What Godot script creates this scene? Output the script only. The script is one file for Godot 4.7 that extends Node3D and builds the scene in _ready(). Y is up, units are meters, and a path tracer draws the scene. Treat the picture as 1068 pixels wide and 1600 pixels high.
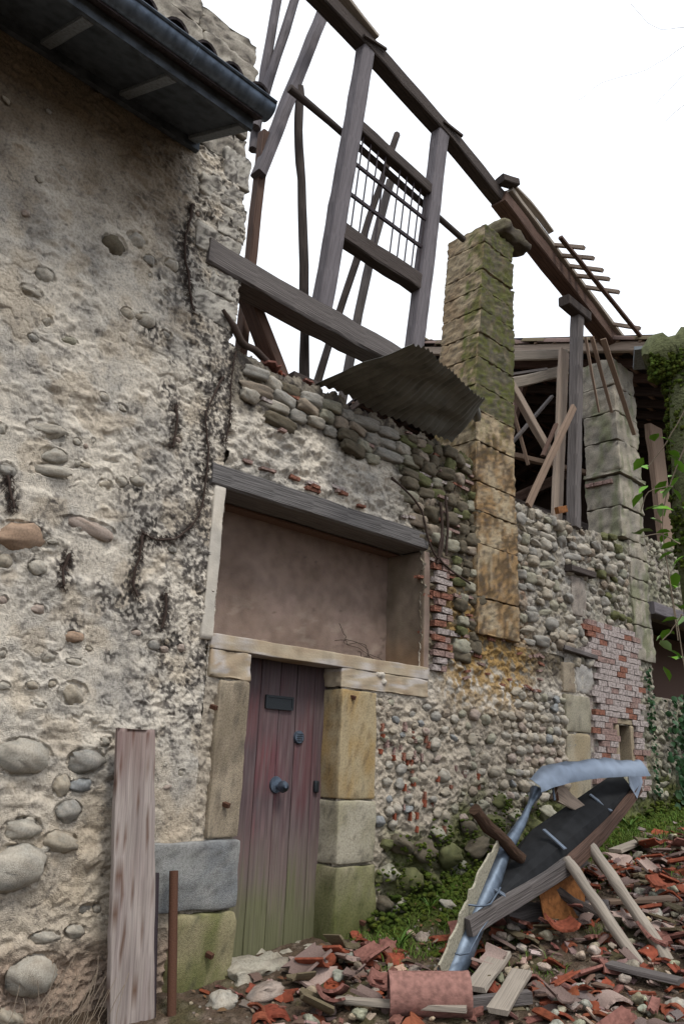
extends Node3D
# A ruined farm building: plastered cobble house wall, rubble wall with a plank door, stone pillars and a bare timber frame.
# x runs along the wall, y is up, z points away from the wall towards the viewer. Metres.

var rng := RandomNumberGenerator.new()
var n_fbm := FastNoiseLite.new()
var n_one := FastNoiseLite.new()
var n_cell := FastNoiseLite.new()
var n_ridge := FastNoiseLite.new()
var M := {}
var T := {}
var blobs: Array[Mesh] = []
var slabs: Array[Mesh] = []
var squared: Array[Mesh] = []
var bricks: Array[Mesh] = []
var shards: Array[Mesh] = []
var chips: Array[Mesh] = []

# ---------------------------------------------------------------- names
func tag(o: Node3D, label: String, category: String, group := "", kind := "") -> void:
	if label: o.set_meta("label", label)
	if category: o.set_meta("category", category)
	if group: o.set_meta("group", group)
	if kind: o.set_meta("kind", kind)

func thing(called: String, label: String, category: String, at := Vector3.ZERO, group := "") -> Node3D:
	var o := Node3D.new()
	o.name = called
	o.position = at
	add_child(o, true)
	tag(o, label, category, group)
	return o

func obj(called: String, mesh: Mesh, m: Material, parent: Node = null) -> MeshInstance3D:
	var o := MeshInstance3D.new()
	o.name = called
	o.mesh = mesh
	if m: o.material_override = m
	if parent == null: parent = self
	# parts are modelled in world coordinates; things with an origin of their own take it off again
	if parent is Node3D and parent != self:
		o.position = -off(parent)
	parent.add_child(o, true)
	return o

func off(p: Node) -> Vector3:
	var s := Vector3.ZERO
	while p is Node3D and p != self:
		s += (p as Node3D).position
		p = p.get_parent()
	return s

func piece(called: String, mesh: Mesh, m: Material, parent: Node, at: Vector3, rot: Vector3, sc: Vector3) -> MeshInstance3D:
	var o := obj(called, mesh, m, parent)
	o.position += at
	o.basis = Basis.from_euler(rot) * Basis.from_scale(sc)
	return o

# ---------------------------------------------------------------- textures and materials
func noise(seed_: int, freq: float, octaves := 4, kind := FastNoiseLite.TYPE_SIMPLEX_SMOOTH) -> FastNoiseLite:
	var n := FastNoiseLite.new()
	n.seed = seed_
	n.noise_type = kind
	n.frequency = freq
	n.fractal_type = FastNoiseLite.FRACTAL_FBM if octaves > 1 else FastNoiseLite.FRACTAL_NONE
	n.fractal_octaves = octaves
	return n

func gray(n: FastNoiseLite, w: int, h: int, lo: float, hi: float, p := 1.0, stretch := Vector2i.ZERO, srgb := true) -> ImageTexture:
	var im := n.get_seamless_image(w, h)
	if stretch != Vector2i.ZERO: im.resize(stretch.x, stretch.y, Image.INTERPOLATE_CUBIC)
	im.convert(Image.FORMAT_L8)
	var d := im.get_data()
	var lut := PackedByteArray()
	for i in 256:
		var v := lo + (hi - lo) * pow(i / 255.0, p)
		if srgb: v = Color(v, v, v).linear_to_srgb().r
		lut.append(clampi(int(v * 255.0), 0, 255))
	for i in d.size(): d[i] = lut[d[i]]
	return ImageTexture.create_from_image(Image.create_from_data(im.get_width(), im.get_height(), false, Image.FORMAT_L8, d))

func mat(lin: Color, tex := "", bump := "", cm := 0.0, size := 0.5, rough := 0.9, tri := 2, vc := false, metal := 0.0) -> StandardMaterial3D:
	var m := StandardMaterial3D.new()
	m.albedo_color = lin.linear_to_srgb()
	m.roughness = rough
	m.metallic = metal
	m.metallic_specular = 0.3
	m.vertex_color_use_as_albedo = vc
	if tex: m.albedo_texture = T[tex]
	if bump:
		m.heightmap_enabled = true
		m.heightmap_texture = T[bump]
		m.heightmap_scale = cm
	if tri > 0:
		m.uv1_triplanar = true
		m.uv1_world_triplanar = tri == 2
	m.uv1_scale = Vector3.ONE / size
	return m

func make_materials() -> void:
	T.grain = gray(noise(3, 0.02, 8), 1024, 1024, 0.25, 1.2, 0.6)
	T.speck = gray(noise(5, 0.022, 7), 768, 768, 0.55, 1.2, 0.9)
	T.rough = gray(noise(7, 0.016, 7), 768, 768, 0.0, 1.0, 1.0, Vector2i.ZERO, false)
	T.fine = gray(noise(8, 0.05, 6), 1024, 1024, 0.0, 1.0, 1.0, Vector2i.ZERO, false)
	T.pits = gray(noise(9, 0.06, 2, FastNoiseLite.TYPE_CELLULAR), 512, 512, 0.0, 1.0, 0.7, Vector2i.ZERO, false)
	T.wood = gray(noise(11, 0.05, 5), 512, 12, 0.3, 1.25, 0.8, Vector2i(512, 512))
	T.woodh = gray(noise(12, 0.09, 4), 512, 10, 0.0, 1.0, 1.0, Vector2i(512, 512), false)
	T.blotch = gray(noise(15, 0.012, 7), 512, 512, 0.35, 1.25)
	T.wood2 = gray(noise(13, 0.06, 5), 512, 8, 0.62, 1.12, 0.9, Vector2i(512, 512))
	T.soft = gray(noise(21, 0.012, 5), 512, 512, 0.72, 1.12)
	T.fibre = gray(noise(17, 0.2, 2), 256, 256, 0.5, 1.2)
	for t: Array in [["pale", 0.49, 0.45, 0.38], ["grey", 0.385, 0.365, 0.325], ["beige", 0.47, 0.415, 0.33], ["blue", 0.31, 0.32, 0.32], ["brown", 0.36, 0.30, 0.235], ["green", 0.33, 0.325, 0.255], ["rose", 0.44, 0.36, 0.305], ["lichen", 0.40, 0.38, 0.295], ["orange", 0.44, 0.31, 0.22], ["moss", 0.16, 0.165, 0.075], ["dark", 0.165, 0.14, 0.10]]:
		M["stone_" + t[0]] = mat(Color(t[1], t[2], t[3]), "speck", "fine", 0.6, 0.3, 0.9, 2, true)
	M.brick_pale = mat(Color(0.40, 0.345, 0.325), "blotch", "rough", 1.0, 0.3)
	M.brick_rose = mat(Color(0.30, 0.205, 0.18), "blotch", "rough", 1.0, 0.3)
	M.brick_red = mat(Color(0.25, 0.11, 0.075), "blotch", "rough", 1.0, 0.3)
	M.wall = mat(Color.WHITE, "grain", "fine", 0.8, 0.5, 0.95, 2, true)
	M.block = mat(Color.WHITE, "speck", "fine", 0.7, 0.4, 0.95, 2, true)
	M.smooth = mat(Color.WHITE, "soft", "fine", 0.15, 1.1, 0.9, 2, true)
	M.core = mat(Color(0.22, 0.19, 0.15), "blotch", "rough", 2.0, 0.5)
	M.wood_grey = mat(Color(0.135, 0.12, 0.115), "wood", "woodh", 0.35, 0.42, 0.85, 0)
	M.wood_dark = mat(Color(0.07, 0.056, 0.05), "wood", "woodh", 0.5, 0.42, 0.85, 0)
	M.wood_blue = mat(Color(0.155, 0.14, 0.15), "wood", "woodh", 0.45, 0.4, 0.8, 0)
	M.wood_brown = mat(Color(0.115, 0.07, 0.053), "wood", "woodh", 0.4, 0.4, 0.8, 0)
	M.wood_pale = mat(Color(0.32, 0.255, 0.205), "wood2", "woodh", 0.15, 0.5, 0.85, 0)
	M.wood_white = mat(Color(0.31, 0.27, 0.225), "wood2", "woodh", 0.15, 0.4, 0.85, 0)
	M.wood_warm = mat(Color(0.24, 0.17, 0.125), "wood2", "woodh", 0.15, 0.5, 0.85, 0)
	M.bark = mat(Color(0.10, 0.06, 0.04), "wood", "woodh", 1.2, 0.18, 0.95, 0)
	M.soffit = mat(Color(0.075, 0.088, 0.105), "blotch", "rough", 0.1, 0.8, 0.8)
	M.soffit_batten = mat(Color(0.19, 0.21, 0.23), "grain", "rough", 0.1, 0.6, 0.8)
	M.zinc = mat(Color(0.13, 0.165, 0.215), "blotch", "rough", 0.06, 0.5, 0.45, 2, false, 0.55)
	M.zinc_light = mat(Color(0.20, 0.24, 0.30), "soft", "rough", 0.05, 0.6, 0.4, 2, false, 0.6)
	M.iron = mat(Color(0.035, 0.026, 0.03), "grain", "rough", 0.1, 0.2, 0.7)
	M.rust = mat(Color(0.085, 0.04, 0.025), "speck", "rough", 0.2, 0.15, 0.85)
	M.rust_bright = mat(Color(0.22, 0.09, 0.03), "blotch", "rough", 0.2, 0.3, 0.85)
	M.sheet = mat(Color(0.15, 0.145, 0.125), "blotch", "rough", 0.05, 1.3, 0.6, 2, false, 0.15)
	M.tile_dark = mat(Color(0.05, 0.04, 0.042), "blotch", "rough", 0.3, 0.3)
	M.tile_orange = mat(Color(0.235, 0.066, 0.036), "blotch", "rough", 0.2, 0.25)
	M.tile_rose = mat(Color(0.23, 0.105, 0.085), "blotch", "rough", 0.2, 0.22)
	M.tile_grey = mat(Color(0.17, 0.12, 0.105), "speck", "rough", 0.25, 0.2)
	M.tile_pale = mat(Color(0.36, 0.27, 0.235), "speck", "rough", 0.25, 0.2)
	M.tile_moss = mat(Color(0.13, 0.105, 0.065), "speck", "rough", 0.4, 0.2)
	M.ground = mat(Color.WHITE, "speck", "rough", 2.0, 0.3, 1.0, 2, true)
	M.moss = mat(Color(0.10, 0.14, 0.02), "fibre", "rough", 1.5, 0.12, 1.0)
	M.blade = mat(Color(0.09, 0.15, 0.025), "", "", 0.0, 0.3, 0.8, 2, true)
	M.blade.backlight = Color(0.25, 0.3, 0.1)
	M.leaf = mat(Color(0.14, 0.32, 0.03), "fibre", "", 0.0, 0.1, 0.45)
	M.leaf.backlight = Color(0.35, 0.5, 0.12)
	M.leaf_pale = mat(Color(0.22, 0.36, 0.13), "fibre", "", 0.0, 0.1, 0.4)
	M.leaf_pale.backlight = Color(0.35, 0.5, 0.12)
	M.ivy = mat(Color(0.028, 0.075, 0.028), "fibre", "", 0.0, 0.1, 0.4, 2, true)
	M.dead = mat(Color(0.065, 0.046, 0.038), "fibre", "rough", 0.4, 0.1, 0.95)
	M.twig = mat(Color(0.25, 0.20, 0.15), "fibre", "", 0.0, 0.1, 0.95)
	M.barn = mat(Color(0.075, 0.055, 0.047), "wood", "woodh", 0.4, 0.4, 0.9, 0)
	M.wood_lintel = mat(Color(0.14, 0.132, 0.13), "wood", "woodh", 0.4, 0.4, 0.85, 0)
	M.litter = mat(Color(0.16, 0.09, 0.05), "fibre", "", 0.0, 0.1, 0.9)
	M.door_wood = mat(Color.WHITE, "wood2", "woodh", 0.12, 0.5, 0.75, 2, true)
	M.plank = mat(Color.WHITE, "wood2", "woodh", 0.2, 0.4, 0.85, 2, true)
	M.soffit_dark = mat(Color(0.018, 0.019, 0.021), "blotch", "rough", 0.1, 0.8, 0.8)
	M.board_pale = mat(Color(0.40, 0.375, 0.29), "blotch", "rough", 0.3, 0.15, 0.8)
	M.clay = mat(Color(0.29, 0.15, 0.125), "blotch", "rough", 0.2, 0.24, 0.8)
	M.leaf_weed = mat(Color(0.07, 0.14, 0.025), "fibre", "", 0.0, 0.1, 0.6)
	M.trunk = mat(Color(0.105, 0.115, 0.055), "blotch", "rough", 1.0, 0.3, 0.95)
	M.dark_iron = mat(Color(0.03, 0.035, 0.04), "grain", "rough", 0.1, 0.1, 0.5, 2, false, 0.3)

# ---------------------------------------------------------------- shapes
func finish(st: SurfaceTool, smooth := true) -> ArrayMesh:
	if smooth:
		st.generate_normals()
		st.index()
	else:
		st.index()
	return st.commit()

func tri(st: SurfaceTool, a: Vector3, b: Vector3, c: Vector3) -> void:
	st.add_vertex(a)
	st.add_vertex(b)
	st.add_vertex(c)

func new_st() -> SurfaceTool:
	var st := SurfaceTool.new()
	st.begin(Mesh.PRIMITIVE_TRIANGLES)
	return st

# a squared timber between two points: chamfered, slightly uneven, UVs along the grain
func beam(a: Vector3, b: Vector3, w: float, h: float, up := Vector3.UP, taper := 1.0, wob := 0.05, bow := 0.0) -> ArrayMesh:
	var dir := (b - a).normalized()
	if absf(dir.dot(up)) > 0.95: up = Vector3(0, 0, 1)
	var sx := dir.cross(up).normalized()
	var sy := sx.cross(dir).normalized()
	var ln := (b - a).length()
	var seg := maxi(2, mini(14, int(ln / 0.22)))
	var k := 0.16
	var prof := [Vector2(1, 1 - k), Vector2(1 - k, 1), Vector2(k - 1, 1), Vector2(-1, 1 - k), Vector2(-1, k - 1), Vector2(k - 1, -1), Vector2(1 - k, -1), Vector2(1, k - 1)]
	var P := PackedVector3Array()
	var U := PackedVector2Array()
	var I := PackedInt32Array()
	var uo := rng.randf() * 3.0
	var vo := rng.randf() * 3.0
	var per := [0.0]
	for j in 8:
		var q: Vector2 = prof[(j + 1) % 8] - prof[j]
		per.append(per[j] + Vector2(q.x * w, q.y * h).length() * 0.5)
	for i in seg + 1:
		var t := float(i) / seg
		var c := a.lerp(b, t) + sy * (sin(PI * t) * bow) + (sx * rng.randf_range(-1, 1) + sy * rng.randf_range(-1, 1)) * minf(w, h) * wob * 0.6
		var ts := lerpf(1.0, taper, t)
		for j in 9:
			var p: Vector2 = prof[j % 8]
			var e := 1.0 + (rng.randf_range(-wob, wob) if j < 8 else 0.0)
			P.append(c + sx * (p.x * w * 0.5 * ts * e) + sy * (p.y * h * 0.5 * ts * e))
			U.append(Vector2(uo + per[j], vo + t * ln))
		P[i * 9 + 8] = P[i * 9]
	for i in seg:
		for j in 8:
			var p0 := i * 9 + j
			I.append_array([p0, p0 + 1, p0 + 9, p0 + 1, p0 + 10, p0 + 9])
	for e in 2:
		var base := P.size()
		var ring := 0 if e == 0 else seg * 9
		for j in 8:
			P.append(P[ring + j] + dir * rng.randf_range(-0.01, 0.01) * (w + h) * 2.0 * wob)
			U.append(Vector2(prof[j].x * w, prof[j].y * h * 0.2))
		for j in range(1, 7):
			if e == 0: I.append_array([base, base + j, base + j + 1])
			else: I.append_array([base, base + j + 1, base + j])
	return arr(P, PackedVector3Array(), U, I)

func arr(P: PackedVector3Array, N: PackedVector3Array, U: PackedVector2Array, I: PackedInt32Array, K := PackedColorArray()) -> ArrayMesh:
	var a := []
	a.resize(Mesh.ARRAY_MAX)
	a[Mesh.ARRAY_VERTEX] = P
	if N.size(): a[Mesh.ARRAY_NORMAL] = N
	if U.size(): a[Mesh.ARRAY_TEX_UV] = U
	if K.size(): a[Mesh.ARRAY_COLOR] = K
	a[Mesh.ARRAY_INDEX] = I
	var m := ArrayMesh.new()
	m.add_surface_from_arrays(Mesh.PRIMITIVE_TRIANGLES, a)
	return m

# a round, tapering, bending stem through points
func tube(pts: Array, radii: Array, sides := 8, lumps := 0.0) -> ArrayMesh:
	var P := PackedVector3Array()
	var N := PackedVector3Array()
	var U := PackedVector2Array()
	var I := PackedInt32Array()
	var nn := pts.size()
	var run := rng.randf() * 2.0
	var prev := Vector3.ZERO
	for i in nn:
		var p: Vector3 = pts[i]
		var d: Vector3 = ((pts[mini(i + 1, nn - 1)] as Vector3) - (pts[maxi(i - 1, 0)] as Vector3)).normalized()
		var ref := Vector3(0.3, 0.2, 1).normalized() if absf(d.z) < 0.8 else Vector3.UP
		var sx := d.cross(ref).normalized()
		if prev != Vector3.ZERO:
			sx = (prev - d * prev.dot(d)).normalized()
		prev = sx
		var sy := sx.cross(d)
		if i > 0: run += (p - (pts[i - 1] as Vector3)).length()
		var r: float = radii[mini(i, radii.size() - 1)]
		for j in sides + 1:
			var an := TAU * j / sides
			var dv := sx * cos(an) + sy * sin(an)
			var rr := r * (1.0 + lumps * n_one.get_noise_3d(p.x * 9 + cos(an) * 2.0, p.y * 9 + sin(an) * 2.0, p.z * 9))
			P.append(p + dv * rr)
			N.append(dv)
			U.append(Vector2(an * r, run))
	for i in nn - 1:
		for j in sides:
			var p0 := i * (sides + 1) + j
			var p1 := p0 + sides + 1
			I.append_array([p0, p0 + 1, p1, p0 + 1, p1 + 1, p1])
	for e in 2:
		var ring := 0 if e == 0 else (nn - 1) * (sides + 1)
		var c: Vector3 = pts[0 if e == 0 else nn - 1]
		var nd: Vector3 = ((pts[0] as Vector3) - (pts[1] as Vector3)).normalized() if e == 0 else ((pts[nn - 1] as Vector3) - (pts[nn - 2] as Vector3)).normalized()
		var b := P.size()
		P.append(c)
		N.append(nd)
		U.append(Vector2(0, 0))
		for j in sides + 1:
			P.append(P[ring + j])
			N.append(nd)
			U.append(Vector2((P[ring + j] - c).x, (P[ring + j] - c).y))
		for j in sides:
			if e == 0: I.append_array([b, b + 2 + j, b + 1 + j])
			else: I.append_array([b, b + 1 + j, b + 2 + j])
	return arr(P, N, U, I)

# several tubes in one mesh
func tubes(list: Array, sides := 5) -> ArrayMesh:
	var st := new_st()
	for l: Array in list:
		st.append_from(tube(l[0], l[1], sides), 0, Transform3D.IDENTITY)
	return st.commit()

func smooth_path(pts: Array, step: int, jit: float) -> Array:
	var out := []
	for i in pts.size() - 1:
		var a: Vector3 = pts[maxi(i - 1, 0)]
		var b: Vector3 = pts[i]
		var c: Vector3 = pts[i + 1]
		var d: Vector3 = pts[mini(i + 2, pts.size() - 1)]
		for k in step:
			out.append(b.cubic_interpolate(c, a, d, float(k) / step) + Vector3(rng.randf_range(-jit, jit), rng.randf_range(-jit, jit), rng.randf_range(-jit, jit) * 0.4))
	out.append(pts[-1])
	return out

# rounded, roughened block; paint(pos, normal) gives each vertex its own colour
func rbox(lo: Vector3, hi: Vector3, r: float, amp: float, freq: float, n := 5, paint: Variant = null, lean := Vector3.ZERO, lean_y := 0.0) -> ArrayMesh:
	var st := new_st()
	var c := (lo + hi) * 0.5
	var s := (hi - lo) * 0.5
	r = minf(r, minf(s.x, minf(s.y, s.z)) * 0.9)
	var so := rng.randf() * 100.0
	var g := [-1.0]
	for i in n + 1: g.append(lerpf(-1.0, 1.0, (i + 0.35) / (n + 0.7)))
	g.append(1.0)
	for ax in 3:
		for sg: float in [-1.0, 1.0]:
			var V := []
			for i in g.size():
				for j in g.size():
					var q := Vector3.ZERO
					q[ax] = sg
					q[(ax + 1) % 3] = g[i]
					q[(ax + 2) % 3] = g[j]
					var p := q * s
					var inner := p.clamp(-(s - Vector3.ONE * r), s - Vector3.ONE * r)
					var d := (p - inner).normalized()
					p = inner + d * r
					var w := p + c
					p += d * amp * (n_fbm.get_noise_3d(w.x * freq + so, w.y * freq, w.z * freq) * 1.6 - 0.25)
					p += c
					p += lean * (p.y - lean_y)
					V.append([p, paint.call(p, d) if paint != null else Color.WHITE])
			var m := g.size()
			for i in m - 1:
				for j in m - 1:
					var a: Array = V[i * m + j]
					var b: Array = V[(i + 1) * m + j]
					var e: Array = V[(i + 1) * m + j + 1]
					var f: Array = V[i * m + j + 1]
					var order := [a, e, b, a, f, e] if sg > 0 else [a, b, e, a, e, f]
					for v: Array in order:
						st.set_color(v[1])
						st.add_vertex(v[0])
	return finish(st)

# a stone: a lumpy ball cut by a few random planes, with mottled vertex colours (1 = the stone's own colour)
func blob(seed_: int, su: int, sv: int, amp: float, cuts := 0, deep := 0.8) -> ArrayMesh:
	var st := new_st()
	var r2 := RandomNumberGenerator.new()
	r2.seed = 1000 + seed_
	var planes := []
	if cuts < 0:
		for ax in 3:
			for sg: float in [-1.0, 1.0]:
				var v := Vector3(r2.randf_range(-0.12, 0.12), r2.randf_range(-0.12, 0.12), r2.randf_range(-0.12, 0.12))
				v[ax] = sg
				planes.append([v.normalized(), r2.randf_range(0.62, 0.8)])
	for i in absi(cuts):
		planes.append([Vector3(r2.randf_range(-1, 1), r2.randf_range(-1, 1), r2.randf_range(-1, 1)).normalized(), r2.randf_range(deep, deep + 0.22)])
	var V := []
	var K := []
	for i in sv + 1:
		var th := PI * i / sv
		for j in su:
			var ph := TAU * (j + 0.5 * (i % 2)) / su
			var d := Vector3(sin(th) * cos(ph), cos(th), sin(th) * sin(ph))
			var r := 1.0
			for pl: Array in planes:
				var c: float = d.dot(pl[0])
				if c > 0.05: r = minf(r, pl[1] / c)
			var q := d * r
			var o := seed_ * 7.3
			q *= 1.0 + amp * n_fbm.get_noise_3d(d.x * 1.2 + o, d.y * 1.2, d.z * 1.2) * 1.6
			V.append(q)
			var k := 0.82 + 0.5 * n_fbm.get_noise_3d(d.x * 1.8 + o, d.y * 1.8 + 5.0, d.z * 1.8)
			var w := 0.06 * n_fbm.get_noise_3d(d.x * 3.0 + o, d.y * 3.0, d.z * 3.0 + 9.0)
			K.append(Color(clampf(k + w, 0.3, 1.0), clampf(k, 0.3, 1.0), clampf(k - w, 0.3, 1.0)))
	for i in sv:
		for j in su:
			var quad := [i * su + j, i * su + (j + 1) % su, (i + 1) * su + j, (i + 1) * su + (j + 1) % su]
			var order := []
			if i > 0: order.append_array([0, 1, 2])
			if i < sv - 1: order.append_array([1, 3, 2])
			for c: int in order:
				st.set_color(K[quad[c]])
				st.add_vertex(V[quad[c]])
	return finish(st)

# a piece of a canal tile: curved, tapered plate with broken ends
func shard(len_: float, rad: float, arc: float, rag: float) -> ArrayMesh:
	var st := new_st()
	var na := 7
	var nl := 2
	var th := 0.017
	var O := []
	var In := []
	var jag := []
	for i in na + 1: jag.append([rng.randf_range(-rag, rag) * len_, rng.randf_range(-rag, rag) * len_])
	for k in nl + 1:
		for i in na + 1:
			var a := -arc * 0.5 + arc * i / na
			var t := float(k) / nl - 0.5
			var z := t * len_ + lerpf(jag[i][0], jag[i][1], t + 0.5)
			var rr := rad * (1.0 - 0.15 * t)
			O.append(Vector3(sin(a) * rr, cos(a) * rr - rad, z))
			In.append(Vector3(sin(a) * (rr - th), cos(a) * (rr - th) - rad, z))
	var w := na + 1
	var quads := []
	for k in nl:
		for i in na:
			var q := k * w + i
			quads.append([O[q], O[q + 1], O[q + w + 1], O[q + w]])
			quads.append([In[q], In[q + w], In[q + w + 1], In[q + 1]])
	for q: Array in quads:
		st.set_smooth_group(0)
		tri(st, q[0], q[1], q[2])
		tri(st, q[0], q[2], q[3])
	quads.clear()
	st.set_smooth_group(-1)
	for i in na:
		quads.append([O[i], In[i], In[i + 1], O[i + 1]])
		var q := nl * w + i
		quads.append([O[q], O[q + 1], In[q + 1], In[q]])
	for k in nl:
		var q := k * w
		quads.append([O[q], O[q + w], In[q + w], In[q]])
		q = k * w + na
		quads.append([O[q], In[q], In[q + w], O[q + w]])
	for q: Array in quads:
		tri(st, q[0], q[1], q[2])
		tri(st, q[0], q[2], q[3])
	return finish(st)

# flat plate with an outline in xy, from z0 to z1
func plate(poly: PackedVector2Array, z0: float, z1: float) -> ArrayMesh:
	var st := new_st()
	var ids := Geometry2D.triangulate_polygon(poly)
	for i in range(0, ids.size(), 3):
		var a := poly[ids[i]]
		var b := poly[ids[i + 1]]
		var c := poly[ids[i + 2]]
		if (b - a).cross(c - a) > 0.0:
			var t := b
			b = c
			c = t
		tri(st, Vector3(a.x, a.y, z1), Vector3(b.x, b.y, z1), Vector3(c.x, c.y, z1))
		tri(st, Vector3(a.x, a.y, z0), Vector3(c.x, c.y, z0), Vector3(b.x, b.y, z0))
	for i in poly.size():
		var a := poly[i]
		var b := poly[(i + 1) % poly.size()]
		tri(st, Vector3(a.x, a.y, z0), Vector3(b.x, b.y, z0), Vector3(b.x, b.y, z1))
		tri(st, Vector3(a.x, a.y, z0), Vector3(b.x, b.y, z1), Vector3(a.x, a.y, z1))
	return finish(st, false)

func boxm(lo: Vector3, hi: Vector3) -> ArrayMesh:
	return plate(PackedVector2Array([Vector2(lo.x, lo.y), Vector2(hi.x, lo.y), Vector2(hi.x, hi.y), Vector2(lo.x, hi.y)]), lo.z, hi.z)

func pools() -> void:
	for i in 10: blobs.append(blob(i, 14, 9, 0.22, 4, 0.78))
	for i in 12: slabs.append(blob(40 + i, 15, 10, 0.2, 11, 0.58))
	for i in 10: squared.append(blob(70 + i, 16, 11, 0.14, -7, 0.86))
	for i in 6:
		var st := new_st()
		var V := []
		for k in 8:
			V.append(Vector3(0.5 if k & 1 else -0.5, 0.5 if k & 2 else -0.5, 0.5 if k & 4 else -0.5) * Vector3(rng.randf_range(0.9, 1.0), rng.randf_range(0.84, 1.0), rng.randf_range(0.9, 1.0)))
		for q: Array in [[0, 1, 3, 2], [4, 6, 7, 5], [0, 2, 6, 4], [1, 5, 7, 3], [0, 4, 5, 1], [2, 3, 7, 6]]:
			tri(st, V[q[0]], V[q[1]], V[q[2]])
			tri(st, V[q[0]], V[q[2]], V[q[3]])
		bricks.append(finish(st, false))
	for i in 12: shards.append(shard(rng.randf_range(0.10, 0.27), rng.randf_range(0.09, 0.14), deg_to_rad(rng.randf_range(40, 115)), rng.randf_range(0.04, 0.15)))
	for i in 6: chips.append(shard(rng.randf_range(0.05, 0.09), rng.randf_range(0.08, 0.12), deg_to_rad(rng.randf_range(25, 60)), 0.14))

# ---------------------------------------------------------------- fields
func ss(a: float, b: float, x: float) -> float: return smoothstep(a, b, x)

func sb(x: float, y: float, x0: float, x1: float, y0: float, y1: float, s: float) -> float:
	return ss(x0 - s, x0 + s, x) * (1.0 - ss(x1 - s, x1 + s, x)) * ss(y0 - s, y0 + s, y) * (1.0 - ss(y1 - s, y1 + s, y))

func lin_at(x: float, xs: Array, ys: Array) -> float:
	if x <= xs[0]: return ys[0]
	for i in range(1, xs.size()):
		if x <= xs[i]: return lerpf(ys[i - 1], ys[i], (x - xs[i - 1]) / (xs[i] - xs[i - 1]))
	return ys[-1]

func ground_base(x: float) -> float:
	return lin_at(x, [0.0, 3.4, 5.0, 6.4, 8.0, 10.0, 14.0], [-0.3, -0.12, 0.05, 0.38, 0.62, 0.8, 1.0])

func ground_y(x: float, z: float) -> float:
	return ground_base(x) - 0.07 * clampf(z, 0.0, 4.0) + 0.02 * n_fbm.get_noise_2d(x * 2.0, z * 2.0) + 0.07 * sb(x, z, 5.2, 7.0, -0.5, 0.35, 0.25) + 0.015 * n_fbm.get_noise_2d(x * 9.0, z * 9.0)

func terrace(v: float, h: float) -> float:
	var f := floorf(v)
	return h * (f + ss(0.84, 1.0, v - f))

# relief of the three stretches of wall
func wall_h(k: int, x: float, y: float) -> float:
	var a := n_fbm.get_noise_2d(x * 1.3 + k * 50, y * 1.3)
	var b := n_fbm.get_noise_2d(x * 5.0 + 9, y * 6.5)
	var c := n_fbm.get_noise_2d(x * 17.0, y * 23.0 + 5)
	var h := (0.010 if k == 0 else 0.018) * a + (0.0045 if k == 0 else 0.011) * b + (0.003 if k == 0 else 0.0075) * c
	if k > 0: h += terrace(n_fbm.get_noise_2d(x * 6.0 + 13, y * 9.0) * 7.0, 0.0028)
	if k == 0:
		var wx := x + 0.05 * n_one.get_noise_2d(x * 7.0, y * 7.0 + 4)
		var wy := y + 0.04 * n_one.get_noise_2d(x * 8.0 + 9, y * 8.0)
		var f := n_fbm.get_noise_2d(wx * 2.2 - wy * 0.7 + 40, wy * 4.8 + wx * 0.5)
		var patch := ss(-0.12, 0.12, n_fbm.get_noise_2d(x * 1.7 + 90, y * 1.4))
		h += terrace(f * 9.0 + 2.0 * n_one.get_noise_2d(x * 9.0, y * 12.0), 0.0032) * (0.25 + 0.75 * patch) - 0.009 * ss(0.55, 0.75, n_ridge.get_noise_2d(wx * 2.6, wy * 5.5 + 30)) * ss(0.0, 0.25, n_fbm.get_noise_2d(x * 1.1 + 55, y * 1.1)) + 0.005 * patch * n_one.get_noise_2d(x * 11.0, y * 17.0)
		var rough := ss(2.55, 2.9, x) * ss(1.0, 1.6, y)
		rough = maxf(rough, ss(4.6, 5.0, y) * ss(2.2, 2.5, x))
		h += rough * (0.010 * n_ridge.get_noise_2d(x * 3.5, y * 5.0) + 0.007 * c)
		var low := 1.0 - ss(0.05, 0.17, y - 0.08 * n_one.get_noise_2d(x * 3.0, 7.0) - 0.12 * (x - 2.0) * 0.4)
		h -= low * 0.034
		h += low * 0.02 * n_ridge.get_noise_2d(x * 9.0, y * 9.0)
	elif k == 1:
		var dark := ss(5.05, 5.5, x) * ss(1.95, 2.2, y)
		var up := ss(3.68, 3.85, y + 0.08 * n_one.get_noise_2d(x * 4.0, 3.0)) * (1.0 - dark)
		var pl := ss(3.2, 3.3, y) * (1.0 - up) * (1.0 - dark)
		h -= 0.018 * dark + 0.02 * up
		h += pl * (0.008 + terrace(n_fbm.get_noise_2d(x * 4.0, y * 6.0 + 20) * 8.0, 0.006) - 0.012 * ss(0.72, 0.9, n_ridge.get_noise_2d(x * 2.6, y * 1.8) + 0.35))
		var lo := 1.0 - ss(1.7, 2.0, y)
		h += (dark + lo) * 0.014 * n_ridge.get_noise_2d(x * 7.0, y * 8.0)
		h -= lo * 0.012
	else:
		h += 0.02 * n_ridge.get_noise_2d(x * 7.0, y * 8.0) - 0.012
	return maxf(h, -0.045)

func mixc(a: Color, b: Color, t: float) -> Color: return a.lerp(b, clampf(t, 0.0, 1.0))

const PALE := Color(0.62, 0.565, 0.48)
const GREY := Color(0.40, 0.375, 0.335)
const OCHRE := Color(0.40, 0.285, 0.15)
const SOOT := Color(0.085, 0.075, 0.068)
const MOSS := Color(0.085, 0.10, 0.022)
const RUSSET := Color(0.30, 0.155, 0.07)

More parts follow.
